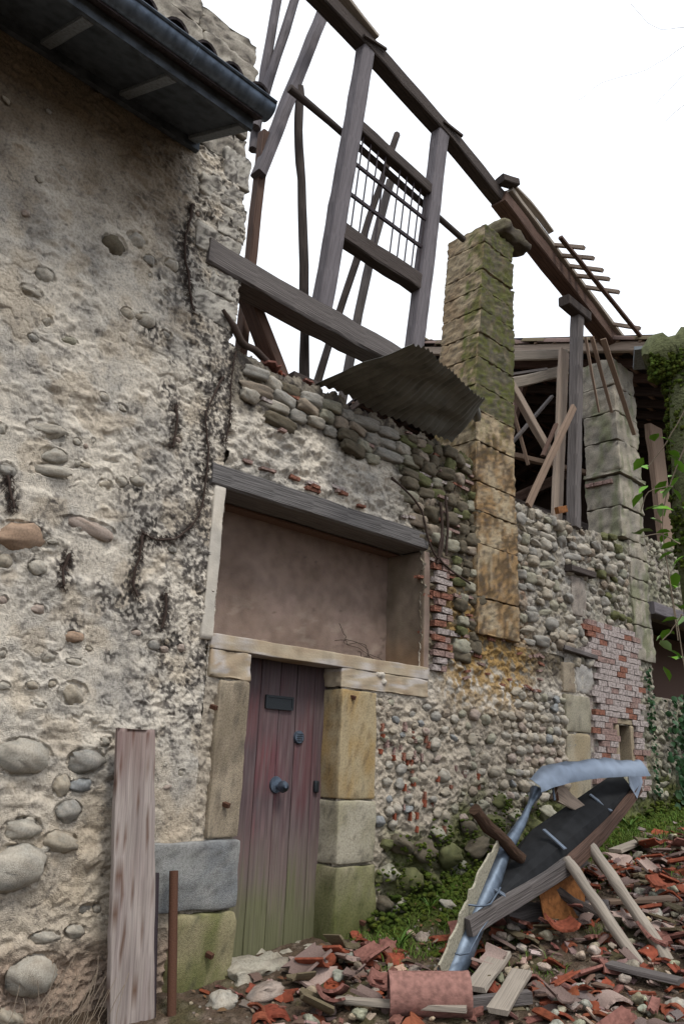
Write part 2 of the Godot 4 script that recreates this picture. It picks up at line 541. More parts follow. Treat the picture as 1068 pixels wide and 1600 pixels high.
func wall_c(k: int, x: float, y: float, h: float) -> Color:
	var a := n_fbm.get_noise_2d(x * 1.6 + 300, y * 1.6)
	var b := n_fbm.get_noise_2d(x * 8.0 + 30, y * 8.0)
	var c := n_fbm.get_noise_2d(x * 26.0, y * 26.0 + 70)
	var col := mixc(PALE, GREY, (0.34 if k == 0 else 0.45) + a * 1.3 + b * 0.6)
	if k == 0:
		col = mixc(col, SOOT, 0.5 * ss(0.84, 0.9, n_ridge.get_noise_2d(x * 3.1, y * 2.4)) * ss(0.0, 0.2, n_one.get_noise_2d(x * 1.5, y * 1.5)))
		col = mixc(col, OCHRE, 0.25 * ss(0.05, 0.35, n_fbm.get_noise_2d(x * 2.2 + 70, y * 2.2) + 0.12 * (1.0 - ss(0.6, 1.2, y))))
		col = mixc(col, Color(0.40, 0.325, 0.235), 0.6 * (1.0 - ss(0.4, 1.5, y + 0.5 * a)))
		col = mixc(col, Color(0.30, 0.215, 0.165), 0.75 * (1.0 - ss(0.05, 0.3, y)))
		col = mixc(col, Color(0.17, 0.13, 0.088), 0.85 * ss(4.35, 5.3, y + 0.4 * a) * (1.0 - ss(2.45, 2.75, x)))  # brown dirt below the eave, deepened with painted-in eave shade
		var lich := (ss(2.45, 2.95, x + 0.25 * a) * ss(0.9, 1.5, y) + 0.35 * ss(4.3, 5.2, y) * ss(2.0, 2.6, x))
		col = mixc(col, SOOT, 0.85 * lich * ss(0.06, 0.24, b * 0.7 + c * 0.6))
		col = mixc(col, SOOT, 0.5 * ss(0.25, 0.4, b * 0.6 + c * 0.5 + 0.1 * a))
	elif k == 1:
		var dark := ss(5.0, 5.6, x + 0.3 * a) * ss(1.95, 2.3, y)
		var up := ss(3.65, 3.9, y + 0.15 * a)
		col = mixc(col, Color(0.125, 0.098, 0.06), 0.9 * maxf(up * 0.7, dark))
		col = mixc(col, SOOT, 0.6 * ss(0.82, 0.9, n_ridge.get_noise_2d(x * 4.0, y * 2.6)) * ss(3.2, 3.3, y))
		col = mixc(col, SOOT, 0.85 * minf(1.0, up + dark * 0.8) * ss(0.0, 0.22, b * 0.8 + c * 0.4))
		col = mixc(col, Color(0.37, 0.235, 0.085), 0.9 * sb(x, y, 5.75, 7.2, 1.75, 2.9, 0.3) * ss(-0.25, 0.2, b + 0.1))
		col = mixc(col, MOSS, 0.6 * dark * ss(3.0, 4.0, y) * ss(0.0, 0.3, a + b * 0.5))
		var lo := 1.0 - ss(1.65, 1.9, y)
		col = mixc(col, Color(0.36, 0.295, 0.215), 0.55 * lo)
		var base := ground_base(x)
		col = mixc(col, MOSS, 0.9 * (1.0 - ss(0.25, 0.75, y - base + 0.5 * a)) * ss(4.8, 5.2, x))
		col = mixc(col, SOOT, 0.45 * ss(0.22, 0.38, b * 0.6 + c * 0.5))
	else:
		col = mixc(Color(0.33, 0.295, 0.235), GREY, 0.5 + a + b)
		var pl := sb(x, y, 7.35, 8.35, 1.85, 2.3, 0.12)
		col = mixc(col, PALE, 0.7 * pl)
		col = mixc(col, RUSSET, 0.7 * sb(x, y, 6.85, 7.2, 2.3, 3.6, 0.15) * ss(-0.2, 0.2, b))
		col = mixc(col, OCHRE, 0.6 * (1.0 - ss(7.0, 7.8, x)) * (1.0 - ss(2.2, 2.9, y)))
		col = mixc(col, MOSS, 0.55 * ss(-0.1, 0.3, a + 0.4 * b) * ss(8.2, 9.0, x))
		col = mixc(col, MOSS, 0.9 * (1.0 - ss(0.15, 0.6, y - ground_base(x) + 0.5 * a)))
		col = mixc(col, SOOT, 0.55 * ss(0.16, 0.34, b * 0.7 + c * 0.5))
	return col

# a relief sheet over [x0,x1] x [y0,y1]; stones press into it; keep() cuts the outline
func sheet(k: int, x0: float, x1: float, y0: float, y1: float, step: float, keep: Callable, stones: Array, stains := []) -> ArrayMesh:
	var nx := int((x1 - x0) / step) + 1
	var ny := int((y1 - y0) / step) + 1
	var H := PackedFloat32Array()
	H.resize(nx * ny)
	for j in ny:
		for i in nx:
			H[j * nx + i] = wall_h(k, x0 + i * step, y0 + j * step)
	for s: Array in stones:   # [x, y, a, b, raise]
		var ra: float = s[2] * 1.5
		var rb: float = s[3] * 1.5
		var i0 := maxi(0, int((s[0] - ra - x0) / step))
		var i1 := mini(nx - 1, int((s[0] + ra - x0) / step) + 1)
		var j0 := maxi(0, int((s[1] - rb - y0) / step))
		var j1 := mini(ny - 1, int((s[1] + rb - y0) / step) + 1)
		for j in range(j0, j1 + 1):
			for i in range(i0, i1 + 1):
				var dx: float = (x0 + i * step - s[0]) / s[2]
				var dy: float = (y0 + j * step - s[1]) / s[3]
				var d := dx * dx + dy * dy
				if d < 2.25:
					var q := j * nx + i
					if s[4] > 0.0:      # a stone that is still covered by the plaster
						if d < 1.0: H[q] += s[4] * sqrt(1.0 - d)
					elif d < 1.2:
						var cover := n_fbm.get_noise_2d((x0 + i * step) * 9.0 + 77, (y0 + j * step) * 9.0)
						H[q] = maxf(H[q] - (0.02 if k > 0 else 0.013) * ss(0.18, -0.10, cover), -0.052)
					elif k == 0: H[q] += 0.006 * (2.25 - d)
					else: H[q] -= 0.006 * (2.25 - d)
	var P := PackedVector3Array()
	var N := PackedVector3Array()
	var K := PackedColorArray()
	var I := PackedInt32Array()
	P.resize(nx * ny)
	N.resize(nx * ny)
	K.resize(nx * ny)
	for j in ny:
		for i in nx:
			var q := j * nx + i
			var x := x0 + i * step
			var y := y0 + j * step
			var hx := H[j * nx + mini(i + 1, nx - 1)] - H[j * nx + maxi(i - 1, 0)]
			var hy := H[mini(j + 1, ny - 1) * nx + i] - H[maxi(j - 1, 0) * nx + i]
			P[q] = Vector3(x, y, H[q])
			N[q] = Vector3(-hx, -hy, 2.0 * step).normalized()
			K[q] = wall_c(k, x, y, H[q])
	for s: Array in stains:   # dark lichen and root marks: [x, y, radius, strength]
		for j in range(maxi(0, int((s[1] - s[2] - y0) / step)), mini(ny, int((s[1] + s[2] - y0) / step) + 2)):
			for i in range(maxi(0, int((s[0] - s[2] - x0) / step)), mini(nx, int((s[0] + s[2] - x0) / step) + 2)):
				var x := x0 + i * step
				var y := y0 + j * step
				var d := Vector2(x - s[0], y - s[1]).length() / (s[2] as float)
				if d < 1.0: K[j * nx + i] = mixc(K[j * nx + i], SOOT, s[3] * (1.0 - d) * 1.6 * ss(-0.02, 0.16, n_fbm.get_noise_2d(x * 22.0, y * 18.0) + 0.04))
	for j in ny - 1:
		for i in nx - 1:
			if keep.call(x0 + (i + 0.5) * step, y0 + (j + 0.5) * step):
				var q := j * nx + i
				I.append_array([q, q + nx, q + 1, q + 1, q + nx, q + nx + 1])
	return arr(P, N, PackedVector2Array(), I, K)

func pick(list: Array) -> Variant: return list[rng.randi() % list.size()]

func stone(parent: Node, s: Array, m: Material, proud := 0.3, called := "stone", pool: Array[Mesh] = blobs) -> void:
	var depth := minf(s[2], s[3]) * 0.95
	var z := wall_mid + depth * (proud - 0.45)
	var tw := 0.3 if pool == blobs else (0.1 if pool == squared else 0.55)
	z += rng.randf_range(-0.012, 0.012)
	piece(called, pool[rng.randi() % pool.size()], m, parent, Vector3(s[0], s[1], z), Vector3(rng.randf_range(-0.3, 0.3), rng.randf_range(-0.35, 0.35), rng.randf_range(-tw, tw)), Vector3(s[2], s[3], depth) * (1.28 if pool == squared else 1.0))

var wall_mid := 0.0

# ================================================================ the scene
func _ready() -> void:
	var cam := Camera3D.new()
	cam.name = "camera"
	cam.position = Vector3(0, 1.25, 4.6)
	cam.rotation = Vector3(deg_to_rad(17.15), deg_to_rad(-43.8), deg_to_rad(2.4))
	cam.fov = 65.24
	cam.near = 0.05
	cam.far = 600.0
	add_child(cam)
	var env := WorldEnvironment.new()
	env.name = "environment"
	var e := Environment.new()
	e.background_mode = Environment.BG_SKY
	var sky := Sky.new()
	var sm := ProceduralSkyMaterial.new()
	sm.sky_top_color = Color(0.945, 0.965, 1.0)
	sm.sky_horizon_color = Color(0.82, 0.835, 0.86)
	sm.sky_curve = 0.6
	sm.sky_energy_multiplier = 1.05
	sm.ground_bottom_color = Color(0.2, 0.19, 0.16)
	sm.ground_horizon_color = Color(0.5, 0.5, 0.48)
	sm.sun_angle_max = 1.0
	sky.sky_material = sm
	e.sky = sky
	e.tonemap_mode = Environment.TONE_MAPPER_LINEAR
	e.tonemap_exposure = 1.55
	e.sdfgi_enabled = true
	e.ssao_enabled = true
	e.ssil_enabled = true
	env.environment = e
	add_child(env)
	var sun := DirectionalLight3D.new()
	sun.name = "sun"
	sun.light_energy = 0.5
	sun.light_color = Color(1.0, 0.98, 0.95)
	sun.light_angular_distance = 16.0
	sun.shadow_enabled = true
	add_child(sun)
	sun.look_at_from_position(Vector3(-1.0, 8.0, 5.0), Vector3.ZERO)

	rng.seed = 20240611
	n_fbm = noise(1, 1.0, 4)
	n_one = noise(2, 1.0, 1)
	n_cell = noise(4, 1.0, 1, FastNoiseLite.TYPE_CELLULAR)
	n_ridge = noise(6, 1.0, 3)
	n_ridge.fractal_type = FastNoiseLite.FRACTAL_RIDGED
	make_materials()
	pools()
	build_ground()
	build_house()
	build_door_wall()
	build_pillar()
	build_far_wall()
	build_far_pillar()
	build_barn()
	build_timber_frame()
	build_loose_timber()
	build_sheet_metal()
	build_wreck()
	build_rubble()
	build_leaning()
	build_plants()

# ---------------------------------------------------------------- ground
func axis(parts: Array) -> PackedFloat32Array:
	var out := PackedFloat32Array()
	for p: Array in parts:
		var v: float = p[0]
		while v < p[1] - 1e-4:
			out.append(v)
			v += p[2]
	out.append(parts[-1][1])
	return out

func build_ground() -> void:
	var xs := axis([[-300.0, -20.0, 40.0], [-20.0, 2.0, 1.0], [2.0, 11.0, 0.03], [11.0, 20.0, 0.5], [20.0, 300.0, 40.0]])
	var zs := axis([[-300.0, -20.0, 40.0], [-20.0, -0.4, 1.4], [-0.4, 2.8, 0.03], [2.8, 8.0, 0.3], [8.0, 20.0, 2.0], [20.0, 300.0, 40.0]])
	var nx := xs.size()
	var nz := zs.size()
	var P := PackedVector3Array()
	var N := PackedVector3Array()
	var K := PackedColorArray()
	var I := PackedInt32Array()
	for j in nz:
		for i in nx:
			var x := xs[i]
			var z := zs[j]
			var y := ground_y(x, z)
			P.append(Vector3(x, y, z))
			var q := 0.02
			N.append(Vector3(y - ground_y(x + q, z), q, y - ground_y(x, z + q)).normalized())
			var a := n_fbm.get_noise_2d(x * 1.5 + 60, z * 1.5)
			var b := n_fbm.get_noise_2d(x * 7.0, z * 7.0 + 33)
			var col := mixc(Color(0.115, 0.08, 0.055), Color(0.075, 0.055, 0.038), 0.5 + b * 1.5)
			col = mixc(col, Color(0.22, 0.17, 0.13), ss(0.15, 0.35, b + 0.3 * a) * 0.7)
			var moss := (1.0 - ss(0.35, 0.75, z + 0.6 * a)) * ss(4.5, 4.9, x) + 0.4 * ss(0.1, 0.3, a)
			col = mixc(col, Color(0.06, 0.075, 0.016), moss * 0.9)
			K.append(col)
	for j in nz - 1:
		for i in nx - 1:
			var q := j * nx + i
			I.append_array([q, q + 1, q + nx, q + 1, q + nx + 1, q + nx])
	var g := obj("ground", arr(P, N, PackedVector2Array(), I, K), M.ground)
	tag(g, "brown trodden earth with moss along the foot of the walls", "ground", "", "structure")

# ---------------------------------------------------------------- the plastered house at the left
func build_house() -> void:
	var t := thing("stone_house", "plastered cobblestone house with zinc gutter and dark eave on the left", "house", Vector3(1.5, -0.2, 0))
	var st := []
	var spots := [[2.01,1.19,0.163,0.096],[2.40,1.18,0.116,0.072],[2.27,1.04,0.053,0.059],[2.39,1.04,0.076,0.039],[2.33,0.90,0.082,0.059],[2.07,0.81,0.107,0.060],[2.29,0.74,0.113,0.054],[2.05,0.61,0.182,0.117],[2.47,0.26,0.065,0.033],[2.26,1.56,0.093,0.066],[1.81,2.43,0.167,0.083],[2.20,2.58,0.187,0.050],[1.86,3.12,0.125,0.060],[2.12,4.60,0.087,0.083],[2.28,4.73,0.076,0.060],[2.39,4.61,0.057,0.050],[2.58,4.67,0.059,0.046],[1.69,4.14,0.067,0.053],[1.62,3.99,0.074,0.043],[1.91,3.77,0.057,0.026],[2.19,3.46,0.041,0.035],[2.33,3.44,0.048,0.027],[2.28,4.13,0.049,0.043],[2.43,4.14,0.071,0.053],[1.75,3.84,0.038,0.039],[1.92,2.87,0.125,0.036],[1.93,2.97,0.092,0.049],[2.29,2.88,0.050,0.038],[2.40,2.93,0.042,0.039],[2.51,2.96,0.049,0.035],[1.66,2.80,0.054,0.046],[1.74,2.27,0.053,0.044],[1.93,2.26,0.056,0.045],[2.11,2.29,0.042,0.035],[1.76,2.04,0.030,0.025],[1.98,2.02,0.048,0.030],[2.09,1.75,0.053,0.037],[2.25,1.74,0.068,0.022],[2.13,1.60,0.028,0.025],[2.06,1.48,0.047,0.018],[2.64,1.97,0.038,0.020],[2.78,1.91,0.044,0.037],[1.81,1.74,0.026,0.028],[2.22,1.89,0.059,0.034],[1.58,3.04,0.038,0.035],[2.51,1.29,0.040,0.030],[2.29,0.25,0.086,0.032],[2.28,0.06,0.175,0.11],[2.17,-0.12,0.092,0.055],[2.54,0.37,0.063,0.030]]
	var kinds := "pgbugpbppbOrpdpgppplppbppppbppgbprrrppbprgpRppppbgppp"
	var byk := {"p": "pale", "g": "grey", "b": "beige", "u": "blue", "O": "orange", "r": "rose", "d": "dark", "l": "lichen", "R": "orange"}
	for s: Array in spots: st.append([s[0], s[1], s[2], s[3], 0.0])
	var shown := st.size()
	for i in 55:   # scattered small pebbles
		st.append([rng.randf_range(0.9, 3.1), rng.randf_range(0.3, 5.4), rng.randf_range(0.018, 0.042), rng.randf_range(0.014, 0.03), 0.0])
	var covered := []
	for i in 210:
		covered.append([rng.randf_range(0.6, 3.15), rng.randf_range(-0.2, 5.6), rng.randf_range(0.05, 0.15), rng.randf_range(0.03, 0.07), rng.randf_range(0.004, 0.013)])
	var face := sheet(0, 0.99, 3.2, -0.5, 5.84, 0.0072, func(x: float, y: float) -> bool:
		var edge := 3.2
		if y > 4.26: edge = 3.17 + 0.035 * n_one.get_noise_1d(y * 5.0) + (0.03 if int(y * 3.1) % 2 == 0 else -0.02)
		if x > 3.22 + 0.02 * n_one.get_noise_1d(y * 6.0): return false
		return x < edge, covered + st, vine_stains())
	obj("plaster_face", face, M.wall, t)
	obj("plaster_face", sheet(0, -4.01, 0.99, -0.7, 5.84, 0.04, func(_x: float, _y: float) -> bool: return true, []), M.wall, t)
	obj("wall_core", plate(PackedVector2Array([Vector2(-4, -0.8), Vector2(3.1, -0.8), Vector2(3.1, 4.3), Vector2(3.14, 4.35), Vector2(3.13, 5.1), Vector2(3.16, 5.6), Vector2(3.14, 5.84), Vector2(-4, 5.84)]), -0.6, -0.06), M.core, t)
	for i in st.size():
		var c := kinds[i] if i < kinds.length() and i < shown else "ppbprpg"[i % 7]
		var m: Material = M["stone_" + byk[c]]
		wall_mid = wall_h(0, st[i][0], st[i][1])
		stone(t, st[i], m, 0.4 if i < 8 else 0.22, "stone", slabs if i % 3 == 0 and i > 7 else blobs)
	# dressed corner stones at the free end, whiter than the plaster
	var y := 4.36
	var kk := 0
	while y < 5.75:
		var hh := rng.randf_range(0.24, 0.36)
		var w := 0.42 if kk % 2 == 0 else 0.26
		var x1 := 3.19 + rng.randf_range(-0.035, 0.02)
		obj("corner_stone", rbox(Vector3(x1 - w, y, -0.5), Vector3(x1, y + hh - 0.015, 0.012 + rng.randf() * 0.012), 0.012, 0.02, 7.0, 13, func(p: Vector3, _d: Vector3) -> Color:
			var c1 := n_fbm.get_noise_3d(p.x * 9, p.y * 9, p.z * 9)
			return mixc(mixc(Color(0.50, 0.47, 0.41), GREY, 0.4 + c1), SOOT, 0.85 * ss(0.04, 0.26, 0.7 * c1 + 0.8 * n_fbm.get_noise_2d(p.x * 26, p.y * 20)))), M.block, t)
		y += hh - 0.008
		kk += 1
	# the gable pier that stands up past the roof
	y = 5.86
	while y < 7.5:
		var hh := rng.randf_range(0.26, 0.42)
		var x := 2.05
		while x < 3.15:
			var w := minf(rng.randf_range(0.4, 0.75), 3.19 + rng.randf_range(-0.03, 0.02) - x)
			if w < 0.1: break
			if y + hh < 7.66 - 0.3 * ss(2.85, 3.2, x + w) + 0.06 * n_one.get_noise_1d(x * 9.0):
				obj("pier_stone", rbox(Vector3(x, y, -0.5 - rng.randf() * 0.03), Vector3(x + w - 0.005, y + hh - 0.006, -0.02 + rng.randf_range(-0.012, 0.012)), 0.012, 0.03, 6.0, 13, func(p: Vector3, _d: Vector3) -> Color:
					var c1 := n_fbm.get_noise_3d(p.x * 5, p.y * 5, p.z * 5)
					var c2 := n_fbm.get_noise_3d(p.x * 24, p.y * 24, p.z * 24)
					return mixc(mixc(Color(0.44, 0.405, 0.345), Color(0.27, 0.24, 0.20), 0.45 + c1), SOOT, 0.8 * ss(0.1, 0.35, c1 * 0.7 + 0.7 * c2))), M.block, t)
			x += w
		y += hh
	# eave: slope falls from the wall (z 0, y 5.81) to the fascia (z .75, y 5.46)
	var sl := -0.46
	var xs := [-4.0, -2.7, -1.55, -0.35, 0.26, 0.85, 1.45, 2.04, 2.63]
	for i in xs.size() - 1:
		var a: float = xs[i]
		var b: float = xs[i + 1]
		var poly := PackedVector2Array([Vector2(-0.02, 5.82), Vector2(0.75, 5.82 + sl * 0.77), Vector2(0.75, 5.845 + sl * 0.77), Vector2(-0.02, 5.845)])
		var q := obj("soffit_board", plate(poly, a + 0.004, b - 0.004), M.soffit, t)
		q.basis = Basis(Vector3(0, 0, 1), Vector3(0, 1, 0), Vector3(1, 0, 0))
		obj("soffit_batten", beam(Vector3(b - 0.04, 5.80, 0.0), Vector3(b - 0.04, 5.80 + sl * 0.75, 0.75), 0.075, 0.035), M.soffit_batten, t)
	obj("fascia_board", boxm(Vector3(-4, 5.44, 0.752), Vector3(2.64, 5.60, 0.78)), M.soffit, t)
	obj("eave_shade_strip", boxm(Vector3(-4, 5.71, 0.015), Vector3(2.66, 5.80, 0.06)), M.soffit, t)  # dark strip standing in for the band of shade below the soffit
	# half-round zinc gutter with a rolled lip, a joint band and an end cap
	var gx := -4.0
	var gp := []
	for i in 15:
		var an := PI + PI * i / 14.0
		gp.append(Vector2(0.865 + cos(an) * 0.085, 5.60 + sin(an) * 0.085))
	for i in 7:
		var an := PI * 0.0 + TAU * i / 7.0
		gp.append(Vector2(0.957 + cos(an) * 0.012, 5.605 + sin(an) * 0.012))
	var gst := new_st()
	for i in gp.size() - 1:
		var p: Vector2 = gp[i]
		var q: Vector2 = gp[i + 1]
		for x01: Array in [[gx, 2.70]]:
			var A := Vector3(x01[0], p.y, p.x)
			var B := Vector3(x01[1], p.y, p.x)
			var Cc := Vector3(x01[1], q.y, q.x)
			var D := Vector3(x01[0], q.y, q.x)
			tri(gst, A, B, Cc)
			tri(gst, A, Cc, D)
	var gut := obj("gutter", finish(gst), M.zinc, t)
	var cap := []
	for i in 15:
		var an := PI + PI * i / 14.0
		cap.append(Vector2(0.865 + cos(an) * 0.087, 5.60 + sin(an) * 0.087))
	var capm := obj("end_cap", plate(PackedVector2Array(cap), 2.698, 2.706), M.zinc, gut)
	capm.basis = Basis(Vector3(0, 0, 1), Vector3(0, 1, 0), Vector3(1, 0, 0))
	for x: float in [-0.1, 1.0, 2.05]:
		var jp := []
		for i in 15:
			var an := PI + PI * i / 14.0
			jp.append(Vector3(x, 5.60 + sin(an) * 0.082, 0.865 + cos(an) * 0.082))
		obj("gutter_joint", tube(jp, [0.009], 6), M.zinc, gut)
	# canal tiles of the roof: rows down the slope, dark from below
	var roof := obj("roof_deck", plate(PackedVector2Array([Vector2(0.05, 5.87), Vector2(0.86, 5.50), Vector2(0.86, 5.53), Vector2(0.05, 5.90)]), -4.0, 2.66), M.tile_dark, t)
	roof.basis = Basis(Vector3(0, 0, 1), Vector3(0, 1, 0), Vector3(1, 0, 0))
	var tm := shard(0.42, 0.10, deg_to_rad(165), 0.02)
	var x := 2.52
	while x > -3.9:
		for r in 3:
			piece("roof_tile", tm, M.tile_dark, t, Vector3(x + 0.1 * (r % 2), [5.72, 5.86, 5.99][r] + rng.randf() * 0.015, [0.72, 0.70, 0.42][r]), Vector3(0.43, rng.randf_range(-0.05, 0.05), rng.randf_range(-0.06, 0.06)), Vector3(1, 1, 1))
		x -= 0.23
	var back := obj("roof_slope", plate(PackedVector2Array([Vector2(0.1, 5.9), Vector2(0.1, 6.0), Vector2(-4.5, 8.0), Vector2(-4.5, 7.9)]), -4.0, 2.05), M.tile_dark, t)
	back.basis = Basis(Vector3(0, 0, 1), Vector3(0, 1, 0), Vector3(1, 0, 0))

# ---------------------------------------------------------------- wall with the niche and the door
func paint_block(base: Color, stain: Color, amount: float, moss_y := -99.0) -> Callable:
	var o := rng.randf() * 40.0
	return func(p: Vector3, _d: Vector3) -> Color:
		var a := n_fbm.get_noise_3d(p.x * 3 + o, p.y * 2, p.z * 3)
		var b := n_fbm.get_noise_3d(p.x * 12 + o, p.y * 9, p.z * 12)
		var c := mixc(base, stain, amount * ss(-0.25, 0.35, a + 0.4 * b))
		c = mixc(c, SOOT, 0.45 * ss(0.18, 0.42, b))
		return mixc(c, MOSS, 0.75 * (1.0 - ss(moss_y - 0.1, moss_y + 0.4, p.y + 0.3 * a)))

func build_door_wall() -> void:
	var t := thing("door_wall", "rubble wall with a boarded niche above a maroon plank door", "wall", Vector3(4.9, -0.1, 0))
	var cut := func(x: float, y: float) -> bool:
		if y > 4.24 + 0.05 * n_one.get_noise_1d(x * 4.0) + 0.02 * n_one.get_noise_1d(x * 17.0): return false
		if x > 3.23 and x < 5.44 and y > 2.0 and y < 3.12: return false
		if x > 3.55 and x < 4.48 and y < 2.05: return false
		return true
	var st := []
	# rubble course over the niche: flat stones
	var y := 3.80
	var slabby := []
	while y < 4.2:
		var x := 3.3
		while x < 5.4:
			var w := rng.randf_range(0.14, 0.36)
			if y + 0.10 * n_one.get_noise_1d(x * 3.0) + 0.06 * (x - 4.2) * 0.3 > 3.78: slabby.append([x + w * 0.5, y + rng.randf_range(-0.02, 0.02), w * 0.5, rng.randf_range(0.043, 0.06), 0.0])
			x += w + 0.008
		y += 0.105
	# dark rubble between niche and pillar
	y = 2.2
	while y < 4.2:
		var x := 5.6 if y < 3.15 else 5.25 + 0.2 * n_one.get_noise_1d(y * 4.0)
		if y < 3.15: x = 5.9
		while x < 6.2:
			var w := rng.randf_range(0.1, 0.26)
			if rng.randf() < 0.25:
				x += w * 0.6
				continue
			slabby.append([x + w * 0.5, y + rng.randf_range(-0.03, 0.03), w * 0.48, rng.randf_range(0.035, 0.07), 0.0])
			x += w + 0.015
		y += 0.115
	# pebbled mortar right of the door
	var pebbles := []
	for i in 380:
		var x := rng.randf_range(4.93, 6.6)
		var yy := rng.randf_range(0.75, 1.72)
		var a := rng.randf_range(0.032, 0.075)
		var clash := false
		for p: Array in pebbles:
			if absf(p[0] - x) < (p[2] + a) * 1.0 and absf(p[1] - yy) < (p[3] + a) * 0.85: clash = true
		if n_fbm.get_noise_2d(x * 2.0 + 7, yy * 2.0) < -0.16 or clash: continue
		pebbles.append([x, yy, a * rng.randf_range(0.85, 1.25), a * rng.randf_range(0.6, 0.9), 0.0])
	# neat rows of round cobbles further right
	y = 0.98
	while y < 2.0:
		var x := 6.55 + 0.1 * n_one.get_noise_1d(y * 5.0)
		while x < 7.72:
			var w := rng.randf_range(0.09, 0.17)
			if x > 6.55 + 0.35 * (y - 1.0) * rng.randf(): pebbles.append([x + w * 0.5, y + rng.randf_range(-0.018, 0.018), w * 0.52, rng.randf_range(0.036, 0.056), 0.0])
			x += w
		y += 0.108
	# big mossy boulders at the foot
	var big := []
	for s: Array in [[5.2,0.62,.17,.11],[5.5,0.55,.14,.10],[5.83,0.5,.2,.13],[5.1,0.40,.12,.09],[5.38,0.32,.18,.12],[5.02,0.2,.11,.08],[5.7,0.68,.12,.07],[6.1,0.72,.14,.08],[6.2,0.55,.15,.1],[6.5,0.75,.16,.09],[6.85,0.78,.15,.1],[7.1,0.9,.17,.1],[6.6,0.93,.12,.07],[7.4,0.82,.16,.09],[5.25,0.14,.14,.09],[6.0,0.38,.16,.1],[6.45,0.5,.15,.1],[7.55,1.0,.12,.08],[5.65,0.3,.14,.1],[6.8,0.6,.15,.1],[7.2,0.7,.13,.08],[5.05,0.62,.07,.06],[4.98,0.38,.06,.06],[6.32,0.9,.1,.06],[5.95,0.88,.09,.05]]:
		big.append([s[0], s[1], s[2], s[3], 0.0])
	# sheets
	var domes := []
	for i in 150: domes.append([rng.randf_range(4.9, 7.7), rng.randf_range(0.8, 2.4), rng.randf_range(0.03, 0.08), rng.randf_range(0.02, 0.05), rng.randf_range(0.01, 0.03)])
	for i in 80: domes.append([rng.randf_range(5.3, 6.3), rng.randf_range(2.2, 4.2), rng.randf_range(0.04, 0.09), rng.randf_range(0.02, 0.05), rng.randf_range(0.01, 0.03)])
	obj("mortar_face", sheet(1, 3.2, 7.86, -0.5, 4.34, 0.0092, func(x: float, yy: float) -> bool:
		return cut.call(x, yy) and (x < 6.95 or yy < 2.42), domes + slabby + pebbles + big), M.wall, t)
	for poly: Array in [[3.1, 3.14, 6.95, 4.2], [5.5, -0.6, 6.95, 3.14], [4.5, -0.6, 5.5, 1.98], [6.95, -0.6, 7.86, 2.45], [3.1, -0.6, 3.5, 1.96], [3.1, 1.96, 3.19, 3.14]]:
		obj("wall_core", boxm(Vector3(poly[0], poly[1], -0.55), Vector3(poly[2] - 0.003, poly[3] - 0.003, -0.055)), M.core, t)
	for s: Array in slabby:
		var dark: bool = s[0] > 5.2
		wall_mid = wall_h(1, s[0], s[1])
		stone(t, s, M[pick(["stone_dark", "stone_dark", "stone_brown", "stone_moss", "stone_dark", "stone_lichen"]) if dark else pick(["stone_grey", "stone_pale", "stone_brown", "stone_lichen", "stone_grey", "stone_dark"])], 0.42, "stone", squared)
	var made := 0
	var rest := new_st()
	for s: Array in big:
		wall_mid = wall_h(1, s[0], s[1])
		stone(t, s, M[pick(["stone_moss", "stone_moss", "stone_green", "stone_lichen", "stone_dark"])], 0.55, "stone", slabs)
	for s: Array in pebbles:
		wall_mid = wall_h(1, s[0], s[1])
		var mm: Material = M[pick(["stone_pale", "stone_beige", "stone_grey", "stone_pale", "stone_beige", "stone_pale", "stone_brown", "stone_rose", "stone_beige", "stone_blue", "stone_lichen"])]
		made += 1
		stone(t, s, mm, 0.45, "stone", slabs if rng.randf() < 0.45 else blobs)
	# red tile slivers pushed into the mortar
	for i in 46:
		var x := rng.randf_range(4.93, 5.6)
		var yy := rng.randf_range(0.72, 1.6)
		if i > 34:
			x = rng.randf_range(5.3, 6.3)
			yy = rng.randf_range(0.7, 1.3)
		piece("tile_sliver", bricks[i % 6], pick([M.brick_red, M.tile_orange, M.brick_rose]), t, Vector3(x, yy, wall_h(1, x, yy) - 0.005), Vector3(0, 0, rng.randf_range(-0.3, 0.3) + PI / 2), Vector3(rng.randf_range(0.03, 0.075), rng.randf_range(0.016, 0.035), 0.05))
	for i in 60:   # thin bricks lying flat in the rubble
		var x := rng.randf_range(5.45, 6.18)
		var yy := rng.randf_range(2.2, 4.15)
		if i > 42:
			x = rng.randf_range(3.35, 5.3)
			yy = rng.randf_range(3.3, 3.42) if i % 3 else rng.randf_range(3.7, 4.2)
		piece("flat_brick", bricks[i % 6], pick([M.brick_red, M.brick_rose, M.brick_rose, M.brick_pale]), t, Vector3(x, yy, wall_h(1, x, yy) + 0.002), Vector3(0, 0, rng.randf_range(-0.08, 0.08)), Vector3(rng.randf_range(0.06, 0.18), rng.randf_range(0.022, 0.034), 0.06))
	for i in 24:   # and below the pillar
		var x := rng.randf_range(6.0, 7.5)
		var yy := rng.randf_range(1.95, 2.5)
		piece("flat_brick", bricks[i % 6], pick([M.brick_red, M.brick_rose]), t, Vector3(x, yy, wall_h(1, x, yy)), Vector3(0, 0, rng.randf_range(-0.3, 0.3)), Vector3(rng.randf_range(0.05, 0.12), rng.randf_range(0.02, 0.035), 0.05))
	# brick jamb beside the niche
	y = 2.06
	var row := 0
